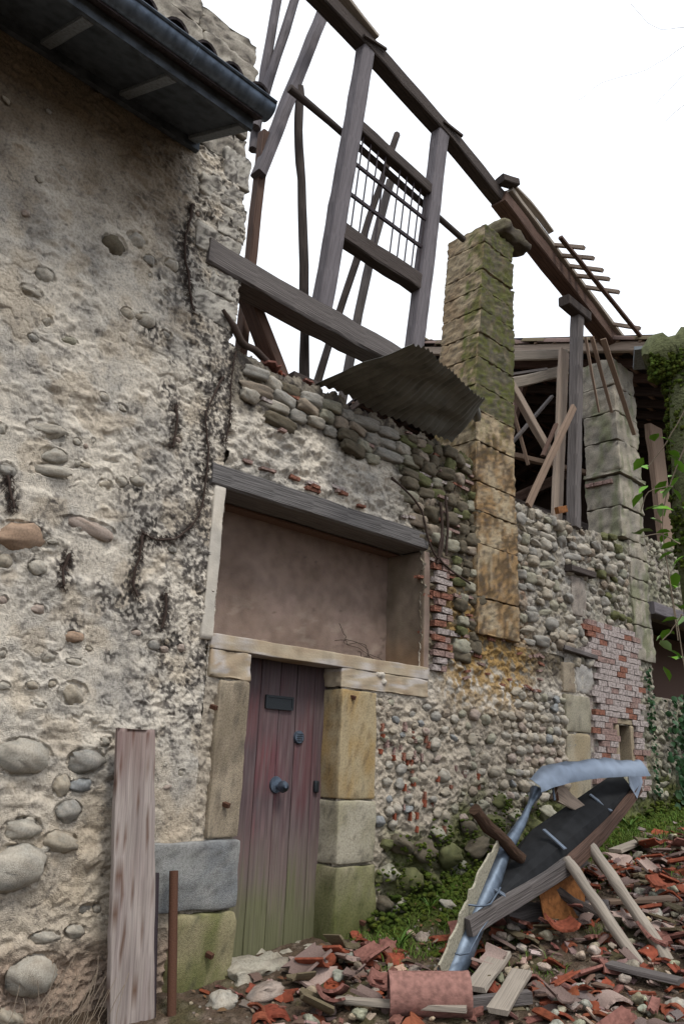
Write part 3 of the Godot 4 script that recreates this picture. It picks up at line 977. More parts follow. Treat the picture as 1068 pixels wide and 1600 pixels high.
	while y < 3.1:
		var x := 5.56 + (0.05 if row % 2 else 0.0)
		var x1 := 5.80 + rng.randf_range(-0.06, 0.08)
		while x < x1:
			var w := minf(rng.randf_range(0.1, 0.2), x1 - x)
			if w > 0.05: piece("brick", bricks[rng.randi() % 6], pick([M.brick_pale, M.brick_pale, M.brick_rose, M.brick_red]), t, Vector3(x + w * 0.5, y, 0.0 + rng.randf_range(-0.008, 0.012)), Vector3(0, 0, rng.randf_range(-0.04, 0.04)), Vector3(w - 0.01, 0.055, 0.09))
			x += w
		y += 0.066
		row += 1
	# lintel over the niche
	obj("lintel_beam", beam(Vector3(3.08, 3.185, -0.13), Vector3(5.49, 3.195, -0.13), 0.32, 0.17, Vector3.UP, 1.0, 0.03), M.wood_lintel, t)
	obj("lintel_board", boxm(Vector3(3.2, 3.097, -0.45), Vector3(5.47, 3.112, -0.30)), M.wood_brown, t)
	# niche: smooth brown plaster inside
	var brown := func(p: Vector3, d: Vector3) -> Color:
		var a := n_fbm.get_noise_3d(p.x * 1.5, p.y * 1.5, p.z * 4)
		var c := mixc(Color(0.24, 0.18, 0.15), Color(0.18, 0.13, 0.105), 0.5 + a * 1.2)
		c = mixc(c, Color(0.06, 0.045, 0.038), 0.5 * ss(0.86, 0.92, n_ridge.get_noise_3d(p.x * 1.7, p.y * 1.9, 2.0)))
		c = mixc(c, Color(0.33, 0.27, 0.225), 0.45 * ss(0.2, 0.3, n_fbm.get_noise_3d(p.x * 4.0, p.y * 7.0, 9.0)) * (1.0 - ss(2.1, 2.7, p.y)))
		if absf(d.x) > 0.5:
			c = mixc(Color(0.22, 0.178, 0.14), Color(0.15, 0.12, 0.09), 0.5 + a * 1.2)
			c = mixc(c, Color(0.27, 0.17, 0.10), 0.6 * (1.0 - ss(2.1, 2.4, p.y + 0.2 * a)))
		return c
	obj("niche_back", rbox(Vector3(3.16, 2.0, -0.5), Vector3(5.46, 3.12, -0.43), 0.005, 0.012, 1.4, 70, brown), M.smooth, t)
	obj("niche_side", rbox(Vector3(5.45, 1.98, -0.46), Vector3(5.53, 3.10, 0.025), 0.008, 0.008, 2.0, 10, brown), M.smooth, t)
	obj("niche_side", rbox(Vector3(3.12, 2.0, -0.46), Vector3(3.215, 3.10, 0.02), 0.008, 0.01, 2.0, 10, func(p: Vector3, _d: Vector3) -> Color:
		return mixc(PALE, GREY, 0.4 + n_fbm.get_noise_3d(p.x, p.y * 4, p.z * 4))), M.smooth, t)
	var band := func(p: Vector3, _d: Vector3) -> Color:
		var a := n_fbm.get_noise_3d(p.x * 3.5, p.y * 5, p.z * 4)
		var c := mixc(Color(0.40, 0.34, 0.25), Color(0.33, 0.25, 0.17), 0.4 + a * 1.2)
		return mixc(c, Color(0.45, 0.42, 0.40), 0.8 * ss(0.12, 0.35, n_fbm.get_noise_2d(p.x * 3.0 + 20, p.y * 5.0)))
	obj("niche_sill", rbox(Vector3(3.205, 1.942, -0.46), Vector3(5.54, 2.05, 0.024), 0.008, 0.006, 3.0, 18, band), M.smooth, t)
	obj("plaster_band", rbox(Vector3(3.21, 1.75, -0.2), Vector3(3.565, 1.941, 0.022), 0.006, 0.010, 6.0, 10, band), M.smooth, t)
	obj("plaster_band", rbox(Vector3(4.465, 1.79, -0.2), Vector3(5.53, 1.941, 0.020), 0.006, 0.012, 6.0, 14, band), M.smooth, t)
	# dressed jambs
	var tan := Color(0.40, 0.32, 0.21)
	obj("jamb_block", rbox(Vector3(3.30, 0.715, -0.3), Vector3(3.565, 1.745, 0.03), 0.015, 0.012, 2.5, 12, paint_block(Color(0.36, 0.30, 0.22), Color(0.22, 0.18, 0.13), 0.8)), M.block, t)
	obj("jamb_block", rbox(Vector3(2.86, 0.30, -0.3), Vector3(3.57, 0.712, 0.05), 0.02, 0.015, 3.0, 12, paint_block(Color(0.29, 0.29, 0.275), Color(0.20, 0.21, 0.215), 0.9)), M.block, t)
	obj("jamb_block", rbox(Vector3(3.10, -0.4, -0.3), Vector3(3.575, 0.292, 0.06), 0.03, 0.025, 3.0, 12, paint_block(Color(0.29, 0.255, 0.15), Color(0.15, 0.155, 0.06), 0.9)), M.block, t)
	obj("jamb_block", rbox(Vector3(4.465, 0.955, -0.3), Vector3(4.875, 1.785, 0.035), 0.02, 0.012, 2.5, 12, paint_block(Color(0.42, 0.345, 0.215), Color(0.38, 0.25, 0.10), 0.75)), M.block, t)
	obj("jamb_block", rbox(Vector3(4.47, 0.50, -0.3), Vector3(4.885, 0.95, 0.04), 0.02, 0.012, 2.5, 12, paint_block(Color(0.42, 0.385, 0.30), Color(0.33, 0.30, 0.20), 0.7)), M.block, t)
	obj("jamb_block", rbox(Vector3(4.465, -0.3, -0.3), Vector3(4.90, 0.495, 0.045), 0.025, 0.015, 2.5, 12, paint_block(Color(0.36, 0.32, 0.22), Color(0.20, 0.20, 0.09), 0.8, 0.2)), M.block, t)
	obj("threshold", rbox(Vector3(3.5, -0.4, -0.35), Vector3(4.6, -0.035, 0.2), 0.05, 0.06, 6.0, 16, paint_block(Color(0.42, 0.39, 0.32), Color(0.30, 0.26, 0.2), 0.8)), M.block, t)
	for p: Array in [[3.42, 0.93, 0.03], [4.58, 1.72, 0.02], [3.36, 0.05, 0.06], [4.74, 0.10, 0.045], [3.26, 1.55, 0.02]]:
		piece("iron_pin", bricks[0], M.rust, t, Vector3(p[0], p[1], p[2] + 0.015), Vector3(0.3, 0.4, 0.2), Vector3(0.032, 0.03, 0.05))
	# the door: six planks in maroon paint gone green at the foot
	var door := Node3D.new()
	door.name = "door"
	t.add_child(door, true)
	door.position = Vector3(4.0, 0, -0.2) - t.position
	door.set_meta("label", "weathered maroon plank door, greenish at the foot")
	var px := 3.46
	for i in 6:
		var w := 0.17 if i % 2 else 0.19
		var po := rng.randf() * 20.0
		var pt := func(p: Vector3, _d: Vector3) -> Color:
			var a := n_fbm.get_noise_2d(p.x * 2.5 + po, p.y * 1.2)
			var b := n_fbm.get_noise_2d(p.x * 22.0 + po, p.y * 3.0)
			var yy := p.y + 0.25 * a + 0.10 * b
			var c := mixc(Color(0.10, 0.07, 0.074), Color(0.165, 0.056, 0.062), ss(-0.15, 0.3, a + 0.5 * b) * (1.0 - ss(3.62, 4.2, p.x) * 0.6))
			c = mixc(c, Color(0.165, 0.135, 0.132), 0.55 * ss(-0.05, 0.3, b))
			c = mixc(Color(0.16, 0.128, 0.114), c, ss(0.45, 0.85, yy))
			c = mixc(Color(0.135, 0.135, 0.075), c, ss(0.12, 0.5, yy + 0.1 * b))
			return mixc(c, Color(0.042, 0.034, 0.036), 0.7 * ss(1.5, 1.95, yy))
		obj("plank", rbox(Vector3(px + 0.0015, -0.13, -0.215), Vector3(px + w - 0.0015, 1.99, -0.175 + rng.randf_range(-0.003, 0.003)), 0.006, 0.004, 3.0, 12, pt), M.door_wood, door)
		px += w
	obj("letter_slot", boxm(Vector3(3.875, 1.60, -0.172), Vector3(4.125, 1.68, -0.160)), M.dark_iron, door)
	for s: Array in [[3.865, 1.588, 4.135, 1.604], [3.865, 1.672, 4.135, 1.688], [3.863, 1.604, 3.88, 1.672], [4.12, 1.604, 4.137, 1.672]]:
		obj("slot_frame", boxm(Vector3(s[0], s[1], -0.174), Vector3(s[2], s[3], -0.155)), M.dark_iron, door)
	var knob := obj("knob", tube([Vector3(4.03, 1.04, -0.17), Vector3(4.03, 1.04, -0.145), Vector3(4.03, 1.04, -0.12), Vector3(4.03, 1.04, -0.10), Vector3(4.03, 1.04, -0.075), Vector3(4.03, 1.04, -0.07)], [0.02, 0.02, 0.038, 0.044, 0.034, 0.01], 16), M.zinc, door)
	obj("knob_plate", tube([Vector3(4.02, 1.05, -0.176), Vector3(4.02, 1.05, -0.162)], [0.062, 0.056], 18), M.zinc, door)
	obj("vent", tube([Vector3(4.215, 1.395, -0.176), Vector3(4.215, 1.395, -0.160), Vector3(4.215, 1.395, -0.156)], [0.05, 0.05, 0.042], 18), M.zinc, door)
	for k in 4: obj("vent_slot", boxm(Vector3(4.185, 1.368 + k * 0.016, -0.158), Vector3(4.245, 1.374 + k * 0.016, -0.153)), M.dark_iron, door)
	obj("latch", rbox(Vector3(4.395, 0.995, -0.177), Vector3(4.44, 1.085, -0.15), 0.01, 0.003, 8.0, 3), M.dark_iron, door)
	obj("light_stop_panel", boxm(Vector3(3.4, -0.3, -0.26), Vector3(4.56, 1.98, -0.22)), M.barn, t)  # unseen panel added behind the planks to stop sky light leaking through
	if knob: pass
	# a thin dry tendril drawn along the niche back
	var tn := thing("dry_tendril", "thin dry creeper tendrils against the back of the niche", "vine", Vector3(5.0, 2.2, -0.42))
	var tl := []
	for k in 5:
		var pts := [Vector3(5.45 - k * 0.05, 2.06, -0.40)]
		for j in 7: pts.append((pts[-1] as Vector3) + Vector3(rng.randf_range(-0.16, 0.02), rng.randf_range(-0.03, 0.07), rng.randf_range(-0.005, 0.01)))
		tl.append([smooth_path(pts, 3, 0.004), [0.003]])
	obj("stem", tubes(tl, 4), M.dead, tn)

# ---------------------------------------------------------------- first pillar
func build_pillar() -> void:
	var t := thing("stone_pillar", "tall mossy ochre block pillar rising from the wall beside the corrugated sheet", "pillar", Vector3(6.55, 2.4, -0.2))
	var ys := [2.44, 2.80, 3.34, 3.68, 3.99, 4.43, 4.78, 5.08, 5.42, 5.72, 6.02, 6.30, 6.55, 6.92, 7.17]
	for i in ys.size() - 1:
		var lo: float = ys[i]
		var hi: float = ys[i + 1]
		var up := lo > 4.7
		var x0 := 6.22 + (0.095 * (lo - 4.78) if up else 0.0)
		var x1 := lerpf(6.93, 7.0, ss(4.4, 7.0, lo)) + rng.randf_range(-0.02, 0.015)
		var z1 := 0.04 if up else 0.05
		var pt := func(p: Vector3, d: Vector3) -> Color:
			var a := n_fbm.get_noise_3d(p.x * 2.5, p.y * 2, p.z * 2.5)
			var b := n_fbm.get_noise_3d(p.x * 9, p.y * 6, p.z * 9)
			var c := mixc(Color(0.44, 0.36, 0.24), Color(0.36, 0.265, 0.165), 0.5 + a * 1.5)
			if p.y < 4.8:
				c = mixc(c, Color(0.33, 0.20, 0.085), 0.75 * ss(-0.15, 0.35, 0.6 * a + 0.8 * b + 0.25 * (1.0 - absf(p.y - 3.2))))
				c = mixc(c, Color(0.07, 0.05, 0.03), 0.75 * ss(-0.02, 0.3, n_fbm.get_noise_3d(p.x * 24, p.y * 5, p.z * 24) + 0.5 * a))
				c = mixc(c, MOSS, 0.5 * ss(4.2, 4.7, p.y) * ss(-0.1, 0.2, b))
			else:
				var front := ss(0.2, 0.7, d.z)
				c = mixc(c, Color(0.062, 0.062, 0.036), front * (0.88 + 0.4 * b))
				c = mixc(c, Color(0.13, 0.14, 0.035), 0.85 * (1.0 - ss(0.03, 0.13, absf(p.z + 0.02 + 0.1 * a))) * ss(-0.3, 0.1, b + a))
				c = mixc(c, Color(0.10, 0.14, 0.02), 0.8 * (1.0 - ss(0.015, 0.05, absf(p.z + 0.16))) * (1.0 - front) * ss(-0.1, 0.15, b + 0.1))
			return mixc(c, SOOT, 0.6 * ss(0.12, 0.32, n_fbm.get_noise_3d(p.x * 22, p.y * 22, p.z * 22)))
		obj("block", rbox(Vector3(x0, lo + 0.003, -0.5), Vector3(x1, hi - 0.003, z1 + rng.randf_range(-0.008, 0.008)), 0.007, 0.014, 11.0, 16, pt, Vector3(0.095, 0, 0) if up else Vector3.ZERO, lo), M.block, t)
	for i in 9:   # brick edging on the broken right flank
		var yy := rng.randf_range(4.9, 7.0)
		piece("brick", bricks[i % 6], pick([M.brick_rose, M.brick_red]), t, Vector3(7.0 + rng.randf() * 0.03, yy, -0.2), Vector3(0, 0, rng.randf_range(-0.1, 0.1)), Vector3(0.12, 0.05, 0.3))

# ---------------------------------------------------------------- far stretch of wall
func build_far_wall() -> void:
	var t := thing("cobble_wall", "far cobble wall with whitewashed brick patch and narrow slot window", "wall", Vector3(8.5, 0.6, 0))
	var top := func(x: float) -> float: return 3.98 + 0.03 * n_one.get_noise_1d(x * 5.0) + 0.06 * ss(8.0, 9.2, x) + 0.22 * ss(9.9, 10.1, x)
	var inbrick := func(x: float, y: float) -> bool:
		if y < 1.0 or y > 2.92 or x > 9.62: return false
		return x > 8.42 + 0.12 * n_one.get_noise_1d(y * 7.0) - 0.1 * ss(2.4, 2.8, y) or (y > 2.5 and x > 8.1 and y < 2.62)
	var keep := func(x: float, y: float) -> bool:
		if y > top.call(x): return false
		if x > 8.93 and x < 9.22 and y > 1.2 and y < 1.75: return false
		if x > 9.98 and y > 2.16 and y < 3.32: return false
		if x < 7.86 and y < 2.42: return false
		return true
	var st := []
	var y := 1.0
	while y < 4.28:
		var x := 7.0
		while x < 11.4:
			var w := rng.randf_range(0.07, 0.2) if rng.randf() < 0.9 else rng.randf_range(0.22, 0.36)
			var cx := x + w * 0.5
			x += w + rng.randf_range(0.0, 0.02)
			var yy := y + rng.randf_range(-0.03, 0.03)
			if yy > (top.call(cx) as float) + 0.02 or not keep.call(cx, yy) or inbrick.call(cx, yy): continue
			if cx > 7.75 and cx < 8.4 and yy < 2.32: continue
			if cx > 9.48 and cx < 10.02 and yy > 2.5: continue
			if cx > 8.0 and cx < 8.4 and yy > 2.85 and yy < 3.35: continue
			if n_fbm.get_noise_2d(cx * 2.2 + 11, yy * 2.2) < -0.14: continue
			st.append([cx, yy, w * 0.53, rng.randf_range(0.035, 0.075), 0.0])
		y += 0.108
	obj("mortar_face", sheet(2, 6.9, 11.6, 0.2, 4.42, 0.0135, keep, st), M.wall, t)
	for q: Array in [[6.9, 2.46, 9.98, 3.94], [7.87, 0.0, 8.9, 2.46], [8.9, 0.0, 9.25, 1.18], [8.9, 1.78, 9.25, 2.46], [9.25, 0.0, 9.98, 2.46], [9.98, 3.34, 16.0, 4.2], [9.98, 0.0, 16.0, 2.1]]:
		obj("wall_core", boxm(Vector3(q[0], q[1], -0.55), Vector3(q[2] - 0.003, q[3] - 0.003, -0.055)), M.core, t)
	var done := 0
	var extra := new_st()
	for i in st.size():
		var s: Array = st[i]
		wall_mid = wall_h(2, s[0], s[1])
		var mossy: bool = s[0] > 8.6 or s[1] < 1.2
		if s[0] < 9.5 and done < 300:
			stone(t, s, M[pick(["stone_lichen", "stone_grey", "stone_green", "stone_moss", "stone_pale"]) if mossy and rng.randf() < 0.6 else pick(["stone_pale", "stone_grey", "stone_beige", "stone_grey", "stone_brown", "stone_lichen", "stone_pale"])], 0.42, "stone", squared if rng.randf() < 0.3 else (slabs if rng.randf() < 0.7 else blobs))
			done += 1
		else:
			extra.append_from(slabs[i % 12], 0, Transform3D(Basis.from_euler(Vector3(0, 0, rng.randf_range(-0.3, 0.3))) * Basis.from_scale(Vector3(s[2], s[3], 0.04)), Vector3(s[0], s[1], wall_mid)))
	var ex := obj("stone_bed", extra.commit(), M.stone_lichen, t)
	ex.set_meta("kind", "stuff")
	# whitewashed brick patch
	var row := 0
	y = 1.0
	while y < 2.9:
		var x := 8.2 + (0.0 if row % 2 else 0.11)
		while x < 9.64:
			var w := rng.randf_range(0.17, 0.22)
			var cx := x + w * 0.5
			if inbrick.call(cx, y) and inbrick.call(cx + 0.06, y) and not (cx > 8.85 and cx < 9.30 and y < 1.84 and y > 1.1):
				var red := n_fbm.get_noise_2d(cx * 3.0, y * 4.0) > 0.2
				piece("brick", bricks[rng.randi() % 6], M.brick_red if red and rng.randf() < 0.5 else pick([M.brick_pale, M.brick_pale, M.brick_pale, M.brick_rose]), t, Vector3(cx, y, -0.005 + rng.randf_range(-0.006, 0.008)), Vector3(rng.randf_range(-0.03, 0.03), rng.randf_range(-0.03, 0.03), rng.randf_range(-0.02, 0.02)), Vector3(w - 0.003, 0.066, 0.10))
			x += w
		y += 0.0665
		row += 1
	# slot window: stone frame with a dark recess
	var fc := paint_block(Color(0.36, 0.30, 0.21), Color(0.26, 0.2, 0.14), 0.7)
	obj("slot_frame", rbox(Vector3(8.86, 1.18, -0.35), Vector3(8.94, 1.76, 0.03), 0.012, 0.008, 3.0, 6, fc), M.block, t)
	obj("slot_frame", rbox(Vector3(9.21, 1.18, -0.35), Vector3(9.29, 1.76, 0.03), 0.012, 0.008, 3.0, 6, fc), M.block, t)
	obj("slot_frame", rbox(Vector3(8.86, 1.763, -0.35), Vector3(9.29, 1.83, 0.032), 0.012, 0.008, 3.0, 6, fc), M.block, t)
	obj("slot_back", boxm(Vector3(8.9, 1.15, -0.5), Vector3(9.25, 1.8, -0.4)), M.barn, t)
	# dressed stones of a blocked doorway
	obj("jamb_block", rbox(Vector3(7.80, 1.62, -0.2), Vector3(8.32, 2.02, 0.03), 0.02, 0.012, 3.0, 8, paint_block(Color(0.35, 0.325, 0.25), Color(0.27, 0.24, 0.17), 0.7)), M.block, t)
	obj("jamb_block", rbox(Vector3(7.80, 0.6, -0.2), Vector3(8.28, 1.612, 0.025), 0.02, 0.02, 3.0, 10, paint_block(Color(0.38, 0.335, 0.25), Color(0.33, 0.26, 0.16), 0.7)), M.block, t)
	obj("jamb_block", rbox(Vector3(7.78, 2.03, -0.2), Vector3(8.05, 2.36, 0.025), 0.02, 0.02, 3.0, 8, paint_block(Color(0.33, 0.28, 0.21), Color(0.26, 0.2, 0.14), 0.7)), M.block, t)
	obj("plaster_patch", rbox(Vector3(8.06, 2.03, -0.2), Vector3(8.43, 2.36, 0.02), 0.03, 0.03, 4.0, 8, paint_block(Color(0.40, 0.385, 0.36), Color(0.33, 0.30, 0.26), 0.7)), M.block, t)
	obj("plaster_patch", rbox(Vector3(8.28, 1.0, -0.2), Vector3(8.52, 2.02, 0.005), 0.03, 0.03, 4.0, 8, paint_block(Color(0.42, 0.36, 0.32), Color(0.33, 0.28, 0.24), 0.7)), M.block, t)
	obj("plaster_patch", rbox(Vector3(8.05, 2.9, -0.2), Vector3(8.38, 3.36, 0.02), 0.03, 0.02, 4.0, 8, paint_block(Color(0.34, 0.30, 0.26), Color(0.25, 0.21, 0.18), 0.7)), M.block, t)
	obj("wooden_lintel", beam(Vector3(7.95, 3.42, 0.02), Vector3(8.5, 3.43, 0.02), 0.12, 0.075), M.wood_dark, t)
	obj("wooden_lintel", beam(Vector3(7.75, 2.50, 0.02), Vector3(8.45, 2.47, 0.02), 0.1, 0.05), M.wood_grey, t)
	# dark opening at the far right under its own beam
	obj("opening_beam", beam(Vector3(9.93, 3.27, 0.0), Vector3(13.5, 3.30, 0.0), 0.2, 0.16), M.wood_blue, t)
	obj("opening_back", boxm(Vector3(9.6, 1.9, -1.6), Vector3(16, 3.5, -1.5)), M.wood_brown, t)
	obj("opening_side", boxm(Vector3(9.96, 2.1, -0.9), Vector3(9.99, 3.34, -0.56)), M.wood_brown, t)

# ---------------------------------------------------------------- second pillar
func build_far_pillar() -> void:
	var t := thing("stone_pillar", "pale grey block pillar in front of the dark barn roof", "pillar", Vector3(9.6, 2.5, -0.2))
	var ys := [2.56, 3.0, 3.34, 3.6, 3.88, 4.10, 4.52, 4.95, 5.02, 5.45, 5.86, 6.25, 6.66]
	for i in ys.size() - 1:
		var lo: float = ys[i]
		var hi: float = ys[i + 1]
		var x0 := 9.34 if lo > 4.0 else 9.5
		var x1 := 9.99
		var z1 := 0.03
		if i == 7:
			x0 = 9.30
			x1 = 10.03
			z1 = 0.07
		if lo > 5.0: x0 = 9.37
		var pt := func(p: Vector3, _d: Vector3) -> Color:
			var a := n_fbm.get_noise_3d(p.x * 2.5, p.y * 2, p.z * 2.5)
			var b := n_fbm.get_noise_3d(p.x * 9, p.y * 6, p.z * 9)
			var c := mixc(Color(0.40, 0.36, 0.29), Color(0.27, 0.25, 0.21), 0.5 + a * 1.5)
			c = mixc(c, Color(0.17, 0.19, 0.10), 0.7 * ss(-0.05, 0.3, n_fbm.get_noise_3d(p.x * 6, p.y * 1.2, p.z * 6)))
			return mixc(c, SOOT, 0.5 * ss(0.22, 0.42, b))
		obj("block", rbox(Vector3(x0, lo + 0.003, -0.46), Vector3(x1, hi - 0.003, z1 + rng.randf_range(-0.01, 0.01)), 0.012, 0.02, 6.0, 10, pt), M.block, t)
	for i in 3: piece("brick", bricks[i], M.brick_rose, t, Vector3(9.33, 4.86 + i * 0.001, -0.12 - i * 0.13), Vector3.ZERO, Vector3(0.06, 0.055, 0.12))

# ---------------------------------------------------------------- barn roof that still stands
func build_barn() -> void:
	var t := thing("barn_roof", "dark underside of the tiled barn roof behind the far pillar", "roof", Vector3(12, 7, -2))
	# slope rises from the eave (z .55, y 6.70) to the ridge (z -3.4, y 8.08)
	var ry := func(z: float) -> float: return 6.70 + (0.55 - z) * 0.349
	var deck := plate(PackedVector2Array([Vector2(0.60, 6.76), Vector2(0.60, 6.80), Vector2(-3.4, 8.20), Vector2(-9.0, 6.2), Vector2(-9.0, 6.15), Vector2(-3.4, 8.15)]), 9.42, 24.0)
	var d := obj("roof_boards", deck, M.tile_dark, t)
	d.basis = Basis(Vector3(0, 0, 1), Vector3(0, 1, 0), Vector3(1, 0, 0))
	var x := 9.46
	var k := 0
	while x < 20.0:
		var z0 := 0.5
		obj("rafter", beam(Vector3(x, (ry.call(z0) as float) - 0.05, z0), Vector3(x, 8.0, -3.4), 0.09, 0.13), M.wood_pale if k == 0 else (M.wood_brown if k < 3 else M.barn), t)
		obj("rafter", beam(Vector3(x, 8.02, -3.42), Vector3(x, 6.1, -8.9), 0.09, 0.13), M.barn, t)
		x += 0.62
		k += 1
	for i in 26:
		var z := 0.42 - i * 0.32
		if i > 11: z = -3.6 - (i - 12) * 0.36
		var yy: float = (ry.call(z) as float) if i <= 11 else 8.08 - (-3.4 - z) * 0.357
		obj("batten", beam(Vector3(9.40, yy + 0.025, z), Vector3(20, yy + 0.025, z), 0.05, 0.035), M.wood_warm if i < 8 else M.wood_brown, t)
	var x2 := 9.4
	var tm := shard(0.4, 0.1, deg_to_rad(160), 0.04)
	for i in 14:
		piece("roof_tile", tm, M.tile_grey if i % 3 else M.tile_moss, t, Vector3(9.46 + rng.randf() * 0.03, 6.84 + 0.349 * i * 0.28, 0.5 - i * 0.28), Vector3(0.335, rng.randf_range(-0.1, 0.1), rng.randf_range(-0.2, 0.2)), Vector3(1, 1, 1))
	for i in 10:
		piece("roof_tile", tm, M.tile_grey if i % 2 else M.tile_moss, t, Vector3(x2 + i * 0.37 + rng.randf() * 0.02, 8.27, -3.4), Vector3(0, PI / 2 + rng.randf_range(-0.1, 0.1), rng.randf_range(-0.15, 0.15)), Vector3(1.1, 1, 1))
	var w := thing("barn_wall", "dark inner walls of the barn behind the broken bay", "wall", Vector3(12, 0, -8))
	obj("back_wall", boxm(Vector3(4.0, -0.5, -9.2), Vector3(26, 6.3, -9.0)), M.core, w)
	obj("end_wall", boxm(Vector3(24.0, -0.5, -9.0), Vector3(24.3, 6.5, 0.0)), M.core, w)
	obj("loft_floor", boxm(Vector3(6.5, 3.6, -8.9), Vector3(23.5, 3.7, -0.6)), M.barn, w)
	obj("partition", boxm(Vector3(16.0, 3.7, -8.9), Vector3(16.2, 8.0, -0.2)), M.barn, w)
	# odd timbers standing and lying in the bay
	var tim := [
		["bay_post", "grey square oak post under the eave beam, left of the far pillar", "post", Vector3(8.20, 3.95, -0.02), Vector3(8.56, 6.97, -0.02), 0.13, 0.13, "wood_grey"],
		["bay_board", "wide pale board standing behind the grey oak post", "board", Vector3(8.18, 3.9, -0.24), Vector3(8.56, 6.5, -0.24), 0.20, 0.045, "wood_pale"],
		["leaning_board", "slim brown board leaning across the bay onto the oak post", "board", Vector3(7.22, 3.98, 0.0), Vector3(8.14, 5.45, 0.1), 0.085, 0.04, "wood_warm"],
		["brace", "rosy pale diagonal brace in the barn opening", "beam", Vector3(7.55, 6.0, -0.55), Vector3(8.5, 5.0, -0.42), 0.11, 0.08, "wood_pale"],
		["tie_beam", "thick pale tie beam with rounded end in the barn opening", "beam", Vector3(7.35, 5.62, -0.75), Vector3(8.9, 6.42, -0.45), 0.14, 0.14, "wood_white"],
		["cross_rail", "pale upper cross rail between the pillar and the oak post", "beam", Vector3(7.0, 6.05, -1.0), Vector3(8.75, 6.55, -0.3), 0.13, 0.06, "wood_white"],
		["loose_rod", "thin dark rod slanting under the upper cross rail", "rod", Vector3(7.55, 5.85, -0.5), Vector3(8.3, 6.18, -0.35), 0.03, 0.03, "wood_grey"],
		["dark_rafter", "dark fallen rafter deep inside the barn opening", "beam", Vector3(8.2, 4.2, -2.2), Vector3(12.5, 6.4, -2.6), 0.14, 0.16, "wood_brown"],
		["dark_strut", "dark level beam deep inside the barn opening above the wall top", "beam", Vector3(8.0, 4.75, -1.5), Vector3(13.5, 5.0, -1.5), 0.12, 0.16, "wood_dark"],
		["red_batten", "short reddish batten crossing behind the leaning board", "batten", Vector3(7.75, 4.75, -0.12), Vector3(8.05, 5.25, -0.1), 0.03, 0.05, "wood_brown"],
		["dark_rafter", "steep dark rafter inside the barn opening behind the pale brace", "beam", Vector3(8.4, 4.0, -1.6), Vector3(10.2, 7.2, -1.9), 0.1, 0.12, "wood_brown"],
		["dark_rafter", "thin fallen rafter lying level behind the leaning board", "beam", Vector3(7.9, 5.15, -1.1), Vector3(11.5, 5.9, -1.5), 0.07, 0.09, "wood_warm"],
		["split_stick", "grey split stick slanting behind the pale brace", "stick", Vector3(7.75, 4.9, -0.7), Vector3(9.0, 6.15, -0.7), 0.035, 0.05, "wood_grey"],
		["split_stick", "second short stick hanging under the thick tie beam", "stick", Vector3(8.1, 5.9, -0.8), Vector3(8.35, 4.95, -0.7), 0.03, 0.04, "wood_warm"],
		["roof_scrap", "dark plank scrap lying on the cobble wall top in the bay", "plank", Vector3(7.5, 4.05, -0.2), Vector3(8.3, 4.12, -0.3), 0.12, 0.04, "wood_dark"],
		["orange_wedge", "small orange wooden wedge on the wall top by the pale board", "wedge", Vector3(7.85, 4.08, -0.02), Vector3(8.08, 4.16, -0.04), 0.08, 0.05, "rust_bright"],
		["door_post", "brown weathered post at the far end behind the leafy twigs", "post", Vector3(11.35, 4.1, -0.28), Vector3(11.2, 6.3, -0.28), 0.42, 0.1, "wood_warm"]]
	for q: Array in tim:
		var o := thing(q[0], q[1], q[2], q[3])
		obj("timber", beam(q[3], q[4], q[5], q[6], Vector3(0, 0, 1), 1.0, 0.05), M[q[7]], o)
	# broken laths hanging from the eave beam
	var hl := [[Vector3(8.33, 6.45, 0.2), Vector3(8.76, 5.59, 0.1), 0.035, "slim short lath hanging nearest the grey oak post"], [Vector3(8.49, 6.52, 0.2), Vector3(9.11, 5.71, 0.1), 0.05, "pale split lath hanging in the middle before the far pillar"], [Vector3(8.6, 6.5, 0.3), Vector3(9.6, 5.54, 0.15), 0.075, "longest orange-brown lath hanging across the far pillar's corner"]]
	for q: Array in hl:
		var o := thing("hanging_lath", q[3], "lath", q[0], "broken laths hanging from the eave beam")
		obj("lath", beam(q[0], q[1], 0.025, q[2], Vector3(0, 0, 1), 0.7, 0.12), M.wood_warm, o)

